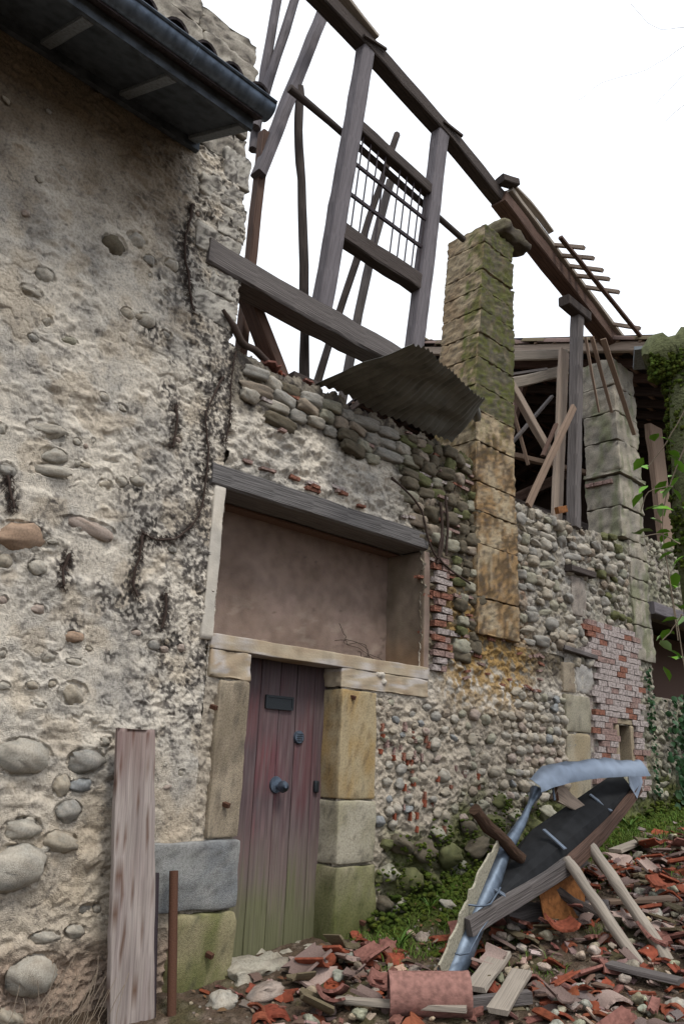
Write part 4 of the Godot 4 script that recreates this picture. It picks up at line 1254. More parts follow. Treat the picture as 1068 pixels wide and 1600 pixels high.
# ---------------------------------------------------------------- the bare timber frame on the wall
func build_timber_frame() -> void:
	var t := thing("timber_frame", "bare timber frame with barred window standing on the broken wall", "frame", Vector3(4.8, 4.9, -0.1))
	obj("sole_beam", beam(Vector3(2.86, 4.94, -0.09), Vector3(6.1, 4.90, -0.09), 0.24, 0.22, Vector3.UP, 1.0, 0.05), M.wood_grey, t)
	obj("post", beam(Vector3(4.11, 5.02, -0.06), Vector3(4.53, 8.26, -0.06), 0.14, 0.155, Vector3(1, 0, 0)), M.wood_blue, t)
	obj("post", beam(Vector3(5.34, 5.0, -0.06), Vector3(5.76, 8.06, -0.06), 0.14, 0.165, Vector3(1, 0, 0)), M.wood_blue, t)
	obj("window_rail", beam(Vector3(4.44, 7.24, -0.06), Vector3(5.62, 7.13, -0.06), 0.11, 0.13), M.wood_dark, t)
	obj("window_rail", beam(Vector3(4.28, 5.91, -0.06), Vector3(5.42, 5.90, -0.06), 0.14, 0.19), M.wood_dark, t)
	for yy: Array in [[6.78, 4.40, 6.73, 5.53], [6.40, 4.35, 6.36, 5.47]]:
		obj("iron_rail", beam(Vector3(yy[1], yy[0], -0.05), Vector3(yy[3], yy[2], -0.05), 0.025, 0.04, Vector3.UP, 1.0, 0.02), M.iron, t)
	for i in 10:
		if i == 4 : continue
		var f := (i + 0.7) / 10.0
		obj("window_bar", tube([Vector3(lerpf(4.34, 5.42, f), 5.98, -0.05), Vector3(lerpf(4.46, 5.57, f), 7.18, -0.05)], [0.0085], 6), M.iron, t)
	# eave plate in two lengths, sagging to the right
	obj("eave_plate", beam(Vector3(3.1, 8.5, -0.06), Vector3(7.0, 7.78, -0.06), 0.16, 0.17, Vector3.UP, 1.0, 0.05, 0.09), M.wood_dark, t)
	obj("eave_plate", beam(Vector3(6.85, 7.79, -0.04), Vector3(9.68, 6.88, -0.04), 0.2, 0.19, Vector3.UP, 1.0, 0.05), M.wood_brown, t)
	obj("plate_board", beam(Vector3(6.95, 7.92, -0.0), Vector3(9.70, 7.0, 0.02), 0.18, 0.06, Vector3.UP, 1.0, 0.04), M.wood_white, t)
	obj("loose_board", beam(Vector3(3.9, 8.62, 0.0), Vector3(4.6, 8.42, 0.0), 0.12, 0.05), M.wood_white, t)
	obj("loose_board", beam(Vector3(6.8, 8.0, 0.05), Vector3(7.75, 7.72, 0.12), 0.08, 0.03, Vector3.UP, 1.0, 0.05, 0.06), M.wood_white, t)
	obj("corbel", rbox(Vector3(6.72, 7.2, -0.25), Vector3(7.30, 7.40, 0.12), 0.06, 0.05, 4.0, 7, func(p: Vector3, d: Vector3) -> Color:
		return mixc(Color(0.09, 0.075, 0.06), Color(0.22, 0.2, 0.13), ss(0.0, 0.6, d.y - 0.5 * d.x) + n_fbm.get_noise_3d(p.x * 5, p.y * 5, p.z * 5))), M.block, t)
	obj("corbel", beam(Vector3(8.2, 7.0, 0.0), Vector3(8.75, 6.98, 0.0), 0.16, 0.14), M.wood_dark, t)
	obj("peg", beam(Vector3(4.4, 8.28, 0.04), Vector3(4.72, 8.34, 0.05), 0.03, 0.03), M.wood_dark, t)
	obj("peg", beam(Vector3(5.7, 8.10, 0.03), Vector3(6.0, 8.08, 0.06), 0.03, 0.03), M.wood_dark, t)
	obj("peg", beam(Vector3(6.75, 7.95, 0.05), Vector3(7.0, 8.0, 0.1), 0.14, 0.09), M.wood_dark, t)
	# rafter stubs past the plate with one batten still across them
	for q: Array in [[7.89, 7.69, 0.48], [8.06, 7.62, 0.52], [8.23, 7.56, 0.52], [8.42, 7.50, 0.53], [8.62, 7.43, 0.53], [9.35, 7.19, 0.46]]:
		obj("rafter_stub", beam(Vector3(q[0], q[1] + 0.05, -0.12), Vector3(q[0] + rng.randf_range(-0.03, 0.03), q[1] - 0.62 * q[2], q[2]), 0.06, 0.045), M.wood_pale, t)
	obj("batten", beam(Vector3(7.47, 7.36, 0.4), Vector3(9.42, 6.84, 0.42), 0.05, 0.04), M.wood_brown, t)

func build_loose_timber() -> void:
	var list := [
		["wooden_pole", "dark free-standing pole left of the barred window frame", "pole", [Vector3(4.28, 4.0, -0.4), Vector3(4.22, 5.0, -0.4), Vector3(4.1, 6.3, -0.4), Vector3(3.99, 7.1, -0.4), Vector3(3.97, 7.6, -0.4)], [0.055, 0.055, 0.05, 0.05, 0.045], "wood_dark"],
		["wooden_pole", "thin brown pole leaning steeply behind the barred window, reaching highest", "pole", [Vector3(4.45, 4.2, -0.6), Vector3(5.05, 6.3, -0.6), Vector3(5.62, 8.26, -0.6)], [0.042, 0.042, 0.04], "wood_dark"],
		["wooden_pole", "grey pole crossing behind the barred window, nearer upright than its neighbour", "pole", [Vector3(4.9, 4.2, -0.65), Vector3(5.25, 6.2, -0.65), Vector3(5.58, 7.6, -0.65)], [0.055, 0.05, 0.05], "wood_grey"],
		["wooden_pole", "long thin level pole tied across the posts above the barred window", "pole", [Vector3(3.66, 7.22, -0.17), Vector3(4.9, 7.12, -0.17), Vector3(6.32, 6.98, -0.17)], [0.038, 0.038, 0.035], "wood_dark"],
		["wooden_pole", "leftmost short pole standing against the gable pier top", "pole", [Vector3(3.66, 6.8, -0.66), Vector3(3.72, 7.8, -0.66), Vector3(3.84, 9.4, -0.66)], [0.05, 0.05, 0.05], "wood_blue"],
		["wooden_pole", "middle slanting pole beside the gable pier top", "pole", [Vector3(3.62, 7.0, -0.6), Vector3(3.80, 8.0, -0.6), Vector3(4.12, 9.6, -0.6)], [0.05, 0.05, 0.05], "wood_blue"]]
	for q: Array in list:
		var o := thing(q[0], q[1], q[2], q[3][0], "loose poles of the broken frame")
		obj("shaft", tube(smooth_path(q[3], 4, 0.006), q[4], 7, 0.15), M[q[5]], o)
	var bl := [
		["rafter", "broad grey rafter slanting up beside the gable pier to the roof plate", "beam", Vector3(3.60, 6.35, -0.45), Vector3(4.45, 9.6, -0.45), 0.1, 0.14, "wood_blue"],
		["corner_post", "slim brown post standing close to the house corner stones", "post", Vector3(3.60, 4.2, -0.5), Vector3(3.66, 6.9, -0.5), 0.08, 0.1, "wood_brown"],
		["slanting_brace", "reddish brown brace slanting below the sole beam at the house corner", "beam", Vector3(3.42, 5.05, -0.3), Vector3(3.98, 4.2, -0.3), 0.1, 0.17, "wood_brown"]]
	for q: Array in bl:
		var o := thing(q[0], q[1], q[2], q[3])
		obj("timber", beam(q[3], q[4], q[5], q[6], Vector3(0, 0, 1)), M[q[7]], o)
	var hose := thing("bent_branch", "dark bent branch lying on the wall top at the house corner", "branch", Vector3(3.2, 4.35, 0))
	obj("stem", tube(smooth_path([Vector3(3.02, 4.48, 0.05), Vector3(3.14, 4.38, 0.05), Vector3(3.24, 4.29, 0.03), Vector3(3.4, 4.32, -0.02), Vector3(3.62, 4.30, -0.1)], 4, 0.004), [0.014, 0.016, 0.02, 0.02, 0.03], 6), M.dead, hose)
	# orange tiles left on the wall top
	for i in 12:
		var o := thing("wall_top_tile", "broken orange roof tile resting on the ragged wall top", "roof tile", Vector3(3.45 + i * 0.085, 4.27 + rng.randf() * 0.03, -0.12 - rng.randf() * 0.1), "broken orange tiles along the wall top")
		var mi := obj("tile", shards[i % 12], pick([M.tile_orange, M.tile_rose, M.tile_orange]), o)
		mi.position = Vector3.ZERO
		mi.rotation = Vector3(rng.randf_range(-0.2, 0.2), rng.randf() * 6.0, rng.randf_range(-0.4, 0.4))
	var wb := thing("wood_block", "small dark wooden block on the wall top below the window frame", "block", Vector3(4.02, 4.3, -0.2))
	obj("block", beam(Vector3(3.92, 4.32, -0.2), Vector3(4.16, 4.3, -0.18), 0.14, 0.12), M.wood_dark, wb)

# ---------------------------------------------------------------- corrugated sheet
func build_sheet_metal() -> void:
	var t := thing("corrugated_sheet", "dark corrugated iron sheet hanging out over the wall top", "sheet", Vector3(5.0, 4.3, 0.2))
	var nu := 150
	var nv := 10
	var P := PackedVector3Array()
	var I := PackedInt32Array()
	var A := Vector3(4.07, 4.27, -0.05)
	var D := Vector3(5.90, 4.30, 0.0)
	var B := Vector3(4.2, 4.36, 0.94)
	var Cc := Vector3(5.97, 4.62, 0.34)
	for layer in 2:
		for j in nv + 1:
			for i in nu + 1:
				var u := float(i) / nu
				var v := float(j) / nv
				var p := A.lerp(D, u).lerp(B.lerp(Cc, u), v)
				p.y += 0.012 * sin(u * TAU * 20.0) * (1.0 - 0.5 * sb(u, v, 0.3, 0.72, 0.2, 0.8, 0.1)) + 0.06 * sin(PI * u) * v + 0.035 * n_one.get_noise_2d(u * 2.5, v * 2.0) + (0.05 * ss(0.9, 1.0, u) * v)
				p.z += 0.03 * n_one.get_noise_2d(u * 3.0 + 5, v)
				P.append(p + Vector3(0, 0.003 * layer, 0))
	var w := nu + 1
	var off2 := w * (nv + 1)
	for j in nv:
		for i in nu:
			var q := j * w + i
			I.append_array([q, q + 1, q + w, q + 1, q + w + 1, q + w])
			q += off2
			I.append_array([q, q + w, q + 1, q + 1, q + w, q + w + 1])
	obj("iron_sheet", arr(P, PackedVector3Array(), PackedVector2Array(), I), M.sheet, t)
	var edge := []
	for i in 9:
		var u := i / 8.0
		edge.append(Vector3(5.55, 4.63, 0.45).lerp(Vector3(6.2, 4.64, 0.08), u) + Vector3(0, 0.03 * sin(u * 3.0), 0))
	obj("curled_edge", tube(edge, [0.015, 0.025, 0.03, 0.04, 0.045, 0.04, 0.045, 0.05, 0.04], 8, 0.4), M.sheet, t)

# ---------------------------------------------------------------- fallen piece of eave with its gutter
func build_wreck() -> void:
	var t := thing("fallen_gutter", "torn zinc gutter bent over a collapsed eave box on the rubble", "gutter", Vector3(5.2, 0.2, 1.0))
	var path := smooth_path([Vector3(4.53, -0.10, 1.0), Vector3(4.87, 0.24, 0.98), Vector3(5.33, 0.64, 0.92)], 5, 0.002)
	obj("lower_gutter", tube(path, [0.088, 0.09, 0.087, 0.09, 0.085, 0.083, 0.078, 0.07, 0.06, 0.05, 0.04], 16, 0.05), M.zinc, t)
	var mid := channel([Vector3(5.27, 0.60, 0.91), Vector3(5.45, 0.73, 0.90), Vector3(5.62, 0.84, 0.88), Vector3(5.78, 0.96, 0.85), Vector3(5.93, 1.07, 0.82)], [0.045, 0.05, 0.035, 0.022, 0.05], Vector3(-0.5, 0.8, 0.3), 1.1)
	obj("twisted_length", mid, M.zinc, t)
	var tp := channel([Vector3(5.80, 1.04, 0.83), Vector3(6.0, 1.085, 0.83), Vector3(6.22, 1.125, 0.86), Vector3(6.46, 1.16, 0.95), Vector3(6.70, 1.18, 1.05), Vector3(6.90, 1.19, 1.14), Vector3(6.98, 1.20, 1.17)], [0.12, 0.17, 0.18, 0.175, 0.17, 0.18, 0.15], Vector3(-0.3, 0.75, 0.8), 0.19)
	obj("bent_length", tp, M.zinc_light, t)
	obj("folded_end", plate3([Vector3(6.80, 1.25, 1.17), Vector3(6.99, 1.27, 1.19), Vector3(6.98, 1.16, 1.21), Vector3(6.84, 1.03, 1.22), Vector3(6.76, 1.13, 1.2)], 0.006), M.zinc_light, t)
	for s: float in [0.0, 1.0]:
		obj("gutter_joint", tube([Vector3(6.02 + s * 0.05, 1.0, 0.93), Vector3(6.04 + s * 0.05, 1.12, 0.90), Vector3(6.05 + s * 0.05, 1.19, 0.82)], [0.01], 5), M.rust if s > 0.5 else M.zinc, t)
	# eave box: dark sheet-lined panel seen from inside, with two pale straps
	var lo := [Vector3(4.74, 0.26, 1.05), Vector3(5.15, 0.39, 1.10), Vector3(5.94, 0.62, 1.15), Vector3(6.86, 1.12, 1.17)]
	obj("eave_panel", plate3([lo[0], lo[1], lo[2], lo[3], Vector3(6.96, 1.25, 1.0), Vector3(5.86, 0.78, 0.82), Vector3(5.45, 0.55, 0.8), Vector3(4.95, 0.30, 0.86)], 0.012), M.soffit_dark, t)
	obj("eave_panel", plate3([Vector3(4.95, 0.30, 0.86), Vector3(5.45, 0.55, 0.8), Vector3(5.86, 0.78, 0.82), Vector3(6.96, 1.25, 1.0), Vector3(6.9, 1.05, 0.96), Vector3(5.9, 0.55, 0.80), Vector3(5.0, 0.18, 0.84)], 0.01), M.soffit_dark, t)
	for q: Array in [[Vector3(5.76, 0.755, 0.98), Vector3(5.78, 0.64, 1.15)], [Vector3(6.47, 1.01, 0.99), Vector3(6.50, 0.90, 1.16)], [Vector3(5.05, 0.42, 0.95), Vector3(5.1, 0.35, 1.10)]]:
		obj("strap", beam(q[0] + Vector3(-0.01, 0.04, 0.01), q[1] + Vector3(-0.01, 0.03, 0.01), 0.012, 0.04, Vector3(1, 0, 0)), M.zinc_light, t)
	obj("fascia", beam(lo[0] + Vector3(-0.05, -0.03, 0.02), lo[2] + Vector3(0.08, -0.01, 0.02), 0.05, 0.11, Vector3(-0.3, 1, 0), 1.0, 0.16), M.wood_grey, t)
	obj("fascia", beam(lo[2] + Vector3(-0.15, -0.06, 0.03), lo[3] + Vector3(0.1, 0.0, 0.02), 0.06, 0.10, Vector3(-0.3, 1, 0), 0.8, 0.16, -0.03), M.wood_brown, t)
	obj("rusty_lining", plate3([Vector3(5.55, 0.12, 1.12), Vector3(5.95, 0.20, 1.2), Vector3(6.05, 0.58, 1.14), Vector3(5.5, 0.42, 1.08)], 0.008), M.rust_bright, t)
	# the torn board that carried the gutter, pale side out, bitten edge
	var poly := PackedVector2Array()
	var fy := 0.0
	for i in 25:
		var u := i / 24.0
		poly.append(Vector2(u * 1.08, 0.155 + 0.02 * n_one.get_noise_1d(u * 17.0) + (0.018 if i % 4 == 0 else 0.0) - 0.10 * ss(0.65, 1.0, u)))
	poly.append(Vector2(1.08, 0.0))
	poly.append(Vector2(0.0, 0.0))
	var tb := obj("torn_board", plate(poly, 0.0, 0.014), M.board_pale, t)
	var ax := (Vector3(5.24, 0.70, 0.94) - Vector3(4.47, -0.08, 1.03)).normalized()
	var az := Vector3(0.35, -0.1, 1.0)
	az = (az - ax * az.dot(ax)).normalized()
	tb.position = Vector3(4.47, -0.06, 1.03) - t.position
	tb.basis = Basis(ax, az.cross(ax), az)
	obj("cord", tube(smooth_path([Vector3(4.52, 0.1, 1.09), Vector3(4.62, 0.10, 1.12), Vector3(4.74, 0.18, 1.10), Vector3(4.86, 0.26, 1.1)], 3, 0.004), [0.006], 5), M.zinc, t)
	obj("cord", tube(smooth_path([Vector3(4.70, 0.36, 1.02), Vector3(4.84, 0.35, 1.1), Vector3(4.98, 0.40, 1.08), Vector3(5.08, 0.44, 1.05)], 3, 0.004), [0.007], 5), M.zinc, t)
	if fy > 1.0: pass
	var lst := [
		["bark_stake", "dark bark-covered stake propped across the torn gutter", [Vector3(4.92, 0.94, 0.95), Vector3(5.15, 0.78, 0.97), Vector3(5.42, 0.60, 1.0)], [0.045, 0.042, 0.045, 0.04], "bark", 10],
		["prop_pole", "pale split pole propping the eave box, nearer to the gutter", [Vector3(5.78, 0.60, 1.16), Vector3(5.70, 0.33, 1.45), Vector3(5.57, 0.02, 1.8)], [0.045, 0.05, 0.05, 0.045], "wood_white", 6],
		["prop_pole", "longer pale pole propping the eave box, furthest to the right", [Vector3(6.1, 0.68, 1.18), Vector3(5.92, 0.38, 1.55), Vector3(5.68, 0.03, 1.96)], [0.045, 0.045, 0.05, 0.045], "wood_white", 6],
		["fallen_pole", "brown pole lying slanted under the eave box", [Vector3(5.62, 0.46, 1.0), Vector3(5.85, 0.3, 1.17), Vector3(6.05, 0.17, 1.36)], [0.045, 0.045, 0.045, 0.04], "wood_dark", 7],
		["fallen_log", "thick grey log lying on the rubble beneath the eave box", [Vector3(5.46, 0.17, 0.82), Vector3(5.75, 0.20, 1.0), Vector3(6.1, 0.24, 1.3)], [0.075, 0.08, 0.078, 0.075], "wood_grey", 10]]
	for q: Array in lst:
		var o := thing(q[0], q[1], "pole" if q[0] != "fallen_log" else "log", q[2][0])
		obj("shaft", tube(smooth_path(q[2], 3, 0.008), q[3], q[5], 0.35), M[q[4]], o)
	var ch := thing("wood_chunk", "pinkish splintered wood chunk stuck below the bent gutter", "wood", Vector3(6.2, 1.0, 0.95))
	obj("chunk", beam(Vector3(6.08, 1.07, 0.9), Vector3(6.34, 0.93, 1.0), 0.06, 0.14, Vector3.UP, 0.55, 0.2), M.wood_pale, ch)

# a flat convex outline in space with a thickness
func plate3(pts: Array, th: float) -> ArrayMesh:
	var st := new_st()
	var n := ((pts[1] as Vector3) - (pts[0] as Vector3)).cross((pts[-2] as Vector3) - (pts[0] as Vector3)).normalized() * th
	for i in range(1, pts.size() - 1):
		tri(st, pts[0], pts[i], pts[i + 1])
		tri(st, pts[0] - n, pts[i + 1] - n, pts[i] - n)
	for i in pts.size():
		var a: Vector3 = pts[i]
		var b: Vector3 = pts[(i + 1) % pts.size()]
		tri(st, a, b - n, b)
		tri(st, a, a - n, b - n)
	return finish(st, false)

# a bent length of gutter: arc section, open below, along a path; open is the half angle over pi
func channel(pts: Array, rad: Array, up: Vector3, open: float) -> ArrayMesh:
	var P := PackedVector3Array()
	var N := PackedVector3Array()
	var I := PackedInt32Array()
	var path := smooth_path(pts, 4, 0.0)
	var m := 11
	for layer in 2:
		for i in path.size():
			var d: Vector3 = ((path[mini(i + 1, path.size() - 1)] as Vector3) - (path[maxi(i - 1, 0)] as Vector3)).normalized()
			var n := (up - d * up.dot(d)).normalized()
			var s := d.cross(n).normalized()
			var f := float(i) / (path.size() - 1) * (rad.size() - 1)
			var k := mini(int(f), rad.size() - 2)
			var h: float = lerpf(rad[k], rad[k + 1], f - k)
			for j in m:
				var a := (float(j) / (m - 1) - 0.5) * 2.0 * PI * open
				var dv := n * cos(a) + s * sin(a)
				var dent := 1.0 + 0.17 * n_one.get_noise_3d(i * 0.35, a * 1.2, rad[0] * 90.0)
				P.append((path[i] as Vector3) + dv * (h * dent - 0.003 * layer))
				N.append(dv * (1.0 if layer == 0 else -1.0))
	var o2 := path.size() * m
	for i in path.size() - 1:
		for j in m - 1:
			var q := i * m + j
			I.append_array([q, q + m, q + 1, q + 1, q + m, q + m + 1])
			q += o2
			I.append_array([q, q + 1, q + m, q + 1, q + m + 1, q + m])
	return arr(P, N, PackedVector2Array(), I)

# ---------------------------------------------------------------- rubble of broken tiles
func build_rubble() -> void:
	var kinds := [["tile_orange", "orange"], ["tile_rose", "dusky rose"], ["tile_grey", "brownish grey"], ["tile_pale", "pale chalky"], ["tile_moss", "dark mossy"]]
	var made := 0
	var small := []
	var tries := 0
	while made < 299 and tries < 8000:
		tries += 1
		var x := rng.randf_range(3.4, 8.8)
		var z := rng.randf_range(0.2, 3.0)
		var d := tile_density(x, z)
		if rng.randf() > d: continue
		var q := made % 20
		var k := 0 if q < 4 else (1 if q < 10 else (2 if q < 14 else (3 if q < 17 else 4)))
		var flip := PI if rng.randf() < 0.35 else 0.0
		var turned := "lying hollow side up" if flip > 0.0 else "lying hump side up"
		var where := "before the door threshold" if x < 4.35 and z < 1.0 else ("beside the clay pipe" if x < 4.75 and z < 1.5 else ("at the front edge of the rubble" if z > 2.2 else ("under the collapsed eave box" if x < 6.2 and z < 1.25 else ("around the feet of the prop poles" if x < 6.2 else ("behind the prop poles" if x < 7.2 else "at the far end by the mossy strip")))))
		var o := thing("tile_fragment", "%s tile fragment %s, %s" % [kinds[k][1], turned, where], "tile fragment", Vector3(x, ground_y(x, z) + rng.randf_range(0.0, 0.075) * d + 0.012, z), "%s tile fragments %s, %s" % [kinds[k][1], turned, where])
		var mi := obj("tile", shards[rng.randi() % 12], M[kinds[k][0]], o)
		mi.position = Vector3.ZERO
		mi.rotation = Vector3(rng.randf_range(-0.4, 0.4), rng.randf() * TAU, rng.randf_range(-0.45, 0.45) + flip)
		if flip > 0: mi.position.y += 0.03
		var s := rng.randf_range(0.65, 1.15)
		mi.scale = Vector3(s, s, s)
		made += 1
	for k in 4:
		var xf := []
		var n := 0
		while n < 420:
			var x := rng.randf_range(3.3, 9.6)
			var z := rng.randf_range(0.1, 3.2)
			if rng.randf() > tile_density(x, z) + 0.05: continue
			n += 1
			var s := rng.randf_range(0.35, 1.0)
			xf.append(Transform3D(Basis.from_euler(Vector3(rng.randf_range(-0.5, 0.5), rng.randf() * TAU, rng.randf_range(-0.6, 0.6))) * Basis.from_scale(Vector3(s, s, s)), Vector3(x, ground_y(x, z) + rng.randf_range(0.0, 0.045), z)))
		multi("tile_crumbs", chips[k] if k % 2 else shards[k * 2 + 1], M[["tile_orange", "tile_rose", "tile_grey", "tile_pale"][k]], xf, "small broken %s tile pieces scattered over the rubble ground" % ["orange", "dusky rose", "brownish grey", "pale"][k], "tile rubble", 0.5)
	var litter := []
	while litter.size() < 700:
		var x := rng.randf_range(3.2, 9.5)
		var z := rng.randf_range(0.05, 3.0)
		if rng.randf() > 0.35 + 0.65 * (1.0 - tile_density(x, z)): continue
		litter.append(Transform3D(Basis.from_euler(Vector3(rng.randf_range(-0.4, 0.4), rng.randf() * TAU, rng.randf_range(-0.4, 0.4))) * Basis.from_scale(Vector3.ONE * rng.randf_range(0.5, 1.1)), Vector3(x, ground_y(x, z) + 0.012, z)))
	multi("leaf_litter", leaf_mesh(0.06, 0.035), M.litter, litter, "brown dead leaves strewn over the soil and rubble", "leaf litter", 1.0)
	var peb := []
	for i in 1100:
		var x := rng.randf_range(3.0, 9.5)
		var z := rng.randf_range(0.05, 3.2)
		var s := rng.randf_range(0.004, 0.012)
		peb.append(Transform3D(Basis.from_scale(Vector3(s * 1.3, s, s)), Vector3(x, ground_y(x, z) + s * 0.3, z)))
	multi("gravel", blob(99, 7, 4, 0.3, 3), M.stone_brown, peb, "fine grey gravel and mortar crumbs on the ground", "gravel", 1.0)
	var lumps := []
	while lumps.size() < 260:
		var x := rng.randf_range(3.4, 8.8)
		var z := rng.randf_range(0.15, 3.0)
		if rng.randf() > tile_density(x, z) + 0.08: continue
		var s := rng.randf_range(0.015, 0.05)
		lumps.append(Transform3D(Basis.from_euler(Vector3(rng.randf(), rng.randf() * 6, rng.randf())) * Basis.from_scale(Vector3(s * 1.3, s * 0.8, s)), Vector3(x, ground_y(x, z) + s * 0.4 + rng.randf() * 0.03, z)))
	multi("mortar_lumps", slabs[3], M.stone_beige, lumps, "crumbled beige mortar lumps among the broken tiles", "mortar rubble", 1.0)
	# larger single things
	var pipe := thing("clay_pipe", "large dusky pink clay pipe lying at the front of the rubble", "pipe", Vector3(4.05, 0.0, 1.2))
	var pst := new_st()
	var ca := Vector3(3.90, -0.035, 1.09)
	var cb := Vector3(4.24, -0.02, 1.41)
	var dd := (cb - ca).normalized()
	var s1 := dd.cross(Vector3.UP).normalized()
	var s2 := s1.cross(dd)
	for layer in 2:
		for i in 24:
			for seg: Array in [[0.0, 0.06], [0.06, 0.94], [0.94, 1.0]]:
				var quad := []
				for c: Array in [[0, i], [0, i + 1], [1, i + 1], [1, i]]:
					var a: float = TAU * c[1] / 24.0
					var tt: float = seg[c[0]]
					var r := 0.118 - 0.016 * layer + (0.004 if (tt < 0.05 or tt > 0.95) and layer == 0 else 0.0)
					quad.append(ca.lerp(cb, tt) + (s1 * cos(a) + s2 * sin(a)) * r)
				if layer == 1: quad.reverse()
				tri(pst, quad[0], quad[1], quad[2])
				tri(pst, quad[0], quad[2], quad[3])
	for e in 2:
		for i in 24:
			var quad := []
			var cc := ca if e == 0 else cb
			for c: Array in [[0.122, i], [0.122, i + 1], [0.102, i + 1], [0.102, i]]:
				var a: float = TAU * c[1] / 24.0
				quad.append(cc + (s1 * cos(a) + s2 * sin(a)) * c[0])
			tri(pst, quad[0], quad[1], quad[2])
			tri(pst, quad[0], quad[2], quad[3])
	obj("pipe_wall", finish(pst), M.clay, pipe)
	var bl := [
		["loose_plank", "weathered plank standing out of the rubble right of the clay pipe", Vector3(4.36, -0.02, 1.36), Vector3(4.98, 0.06, 1.12), 0.13, 0.03, "wood_white"],
		["loose_plank", "pale peeling plank lying at the bottom edge by the clay pipe", Vector3(4.22, -0.06, 1.62), Vector3(4.76, 0.03, 1.42), 0.12, 0.03, "wood_white"],
		["loose_batten", "square batten end lying between the clay pipe and the peeling plank", Vector3(4.18, -0.07, 1.38), Vector3(4.60, -0.05, 1.58), 0.06, 0.07, "wood_grey"],
		["long_lath", "long pale lath lying in front of the clay pipe", Vector3(3.72, -0.09, 0.84), Vector3(4.12, -0.06, 1.48), 0.07, 0.03, "wood_white"],
		["grey_plank", "short grey plank among tiles at the lower right", Vector3(5.30, 0.06, 1.72), Vector3(5.36, 0.04, 2.16), 0.13, 0.03, "wood_grey"],
		["loose_plank", "thin pale board lying on the moss near the far wall", Vector3(7.3, 0.55, 0.75), Vector3(8.0, 0.62, 0.7), 0.12, 0.03, "wood_white"],
		["loose_plank", "bent brown board half hidden behind the prop poles", Vector3(6.1, 0.3, 1.3), Vector3(6.5, 0.34, 1.62), 0.1, 0.03, "wood_warm"]]
	for q: Array in bl:
		var o := thing(q[0], q[1], "plank", q[2])
		obj("board", beam(q[2], q[3], q[4], q[5], Vector3.UP, 1.0, 0.1), M[q[6]], o)
	var rl := [[3.30, 0.34, 0.12, "pale", "pale rough stone at the foot of the left door jamb"], [3.55, 0.42, 0.13, "rose", "pinkish rubble stone below the door threshold"], [4.15, 0.22, 0.09, "beige", "beige stone lying against the door threshold"], [4.36, 0.2, 0.1, "brown", "brown stone at the right end of the threshold"], [5.0, 0.42, 0.08, "rose", "rosy round stone on the mossy strip right of the door"], [5.45, 0.3, 0.1, "pale", "pale stone heap piece on the moss by the boulders"], [5.2, 2.2, 0.08, "pale", "pale stone at the lower right corner of the rubble"]]
	for q: Array in rl:
		var o := thing("loose_stone", q[4], "stone", Vector3(q[0], ground_y(q[0], q[1]), q[1]))
		var mi := obj("stone", slabs[rng.randi() % 12], M["stone_" + q[3]], o)
		mi.position = Vector3(0, 0.02, 0)
		mi.rotation = Vector3(rng.randf_range(-0.2, 0.2), rng.randf() * 6, rng.randf_range(-0.3, 0.3))
		mi.scale = Vector3(q[2], q[2] * 0.55, q[2] * 0.8)

func tile_density(x: float, z: float) -> float:
	var d := ss(0.45, 0.95, z + 0.25 * n_one.get_noise_2d(x * 1.5, z * 1.5)) * ss(4.7, 5.3, x + 0.25 * z)
	d = maxf(d, 0.85 * sb(x, z, 3.2, 4.65, 0.22, 1.25, 0.12))
	d = maxf(d, 0.7 * sb(x, z, 4.3, 5.5, 1.3, 2.6, 0.25))
	d *= 1.0 - 0.75 * sb(x, z, 7.2, 12.0, -1.0, 0.75, 0.3)
	d *= 1.0 - 0.7 * ss(0.12, 0.3, n_fbm.get_noise_2d(x * 1.2 + 15, z * 1.2))
	return clampf(d, 0.0, 1.0)

func multi(called: String, mesh: Mesh, m: Material, xf: Array, label: String, category: String, tint := 0.0) -> MultiMeshInstance3D:
	var mm := MultiMesh.new()
	mm.transform_format = MultiMesh.TRANSFORM_3D
	mm.use_colors = true
	mm.mesh = mesh
	mm.instance_count = xf.size()
	for i in xf.size():
		mm.set_instance_transform(i, xf[i])
		var v := rng.randf_range(0.65, 1.25)
		mm.set_instance_color(i, Color(v * rng.randf_range(0.85, 1.15), v, v * rng.randf_range(0.85, 1.1)))
	var o := MultiMeshInstance3D.new()
	o.name = called
	o.multimesh = mm
	var mt: StandardMaterial3D = m
	if tint > 0.0:
		mt = m.duplicate()
		mt.vertex_color_use_as_albedo = true
	o.material_override = mt
	add_child(o, true)
	tag(o, label, category, "", "stuff")
	return o

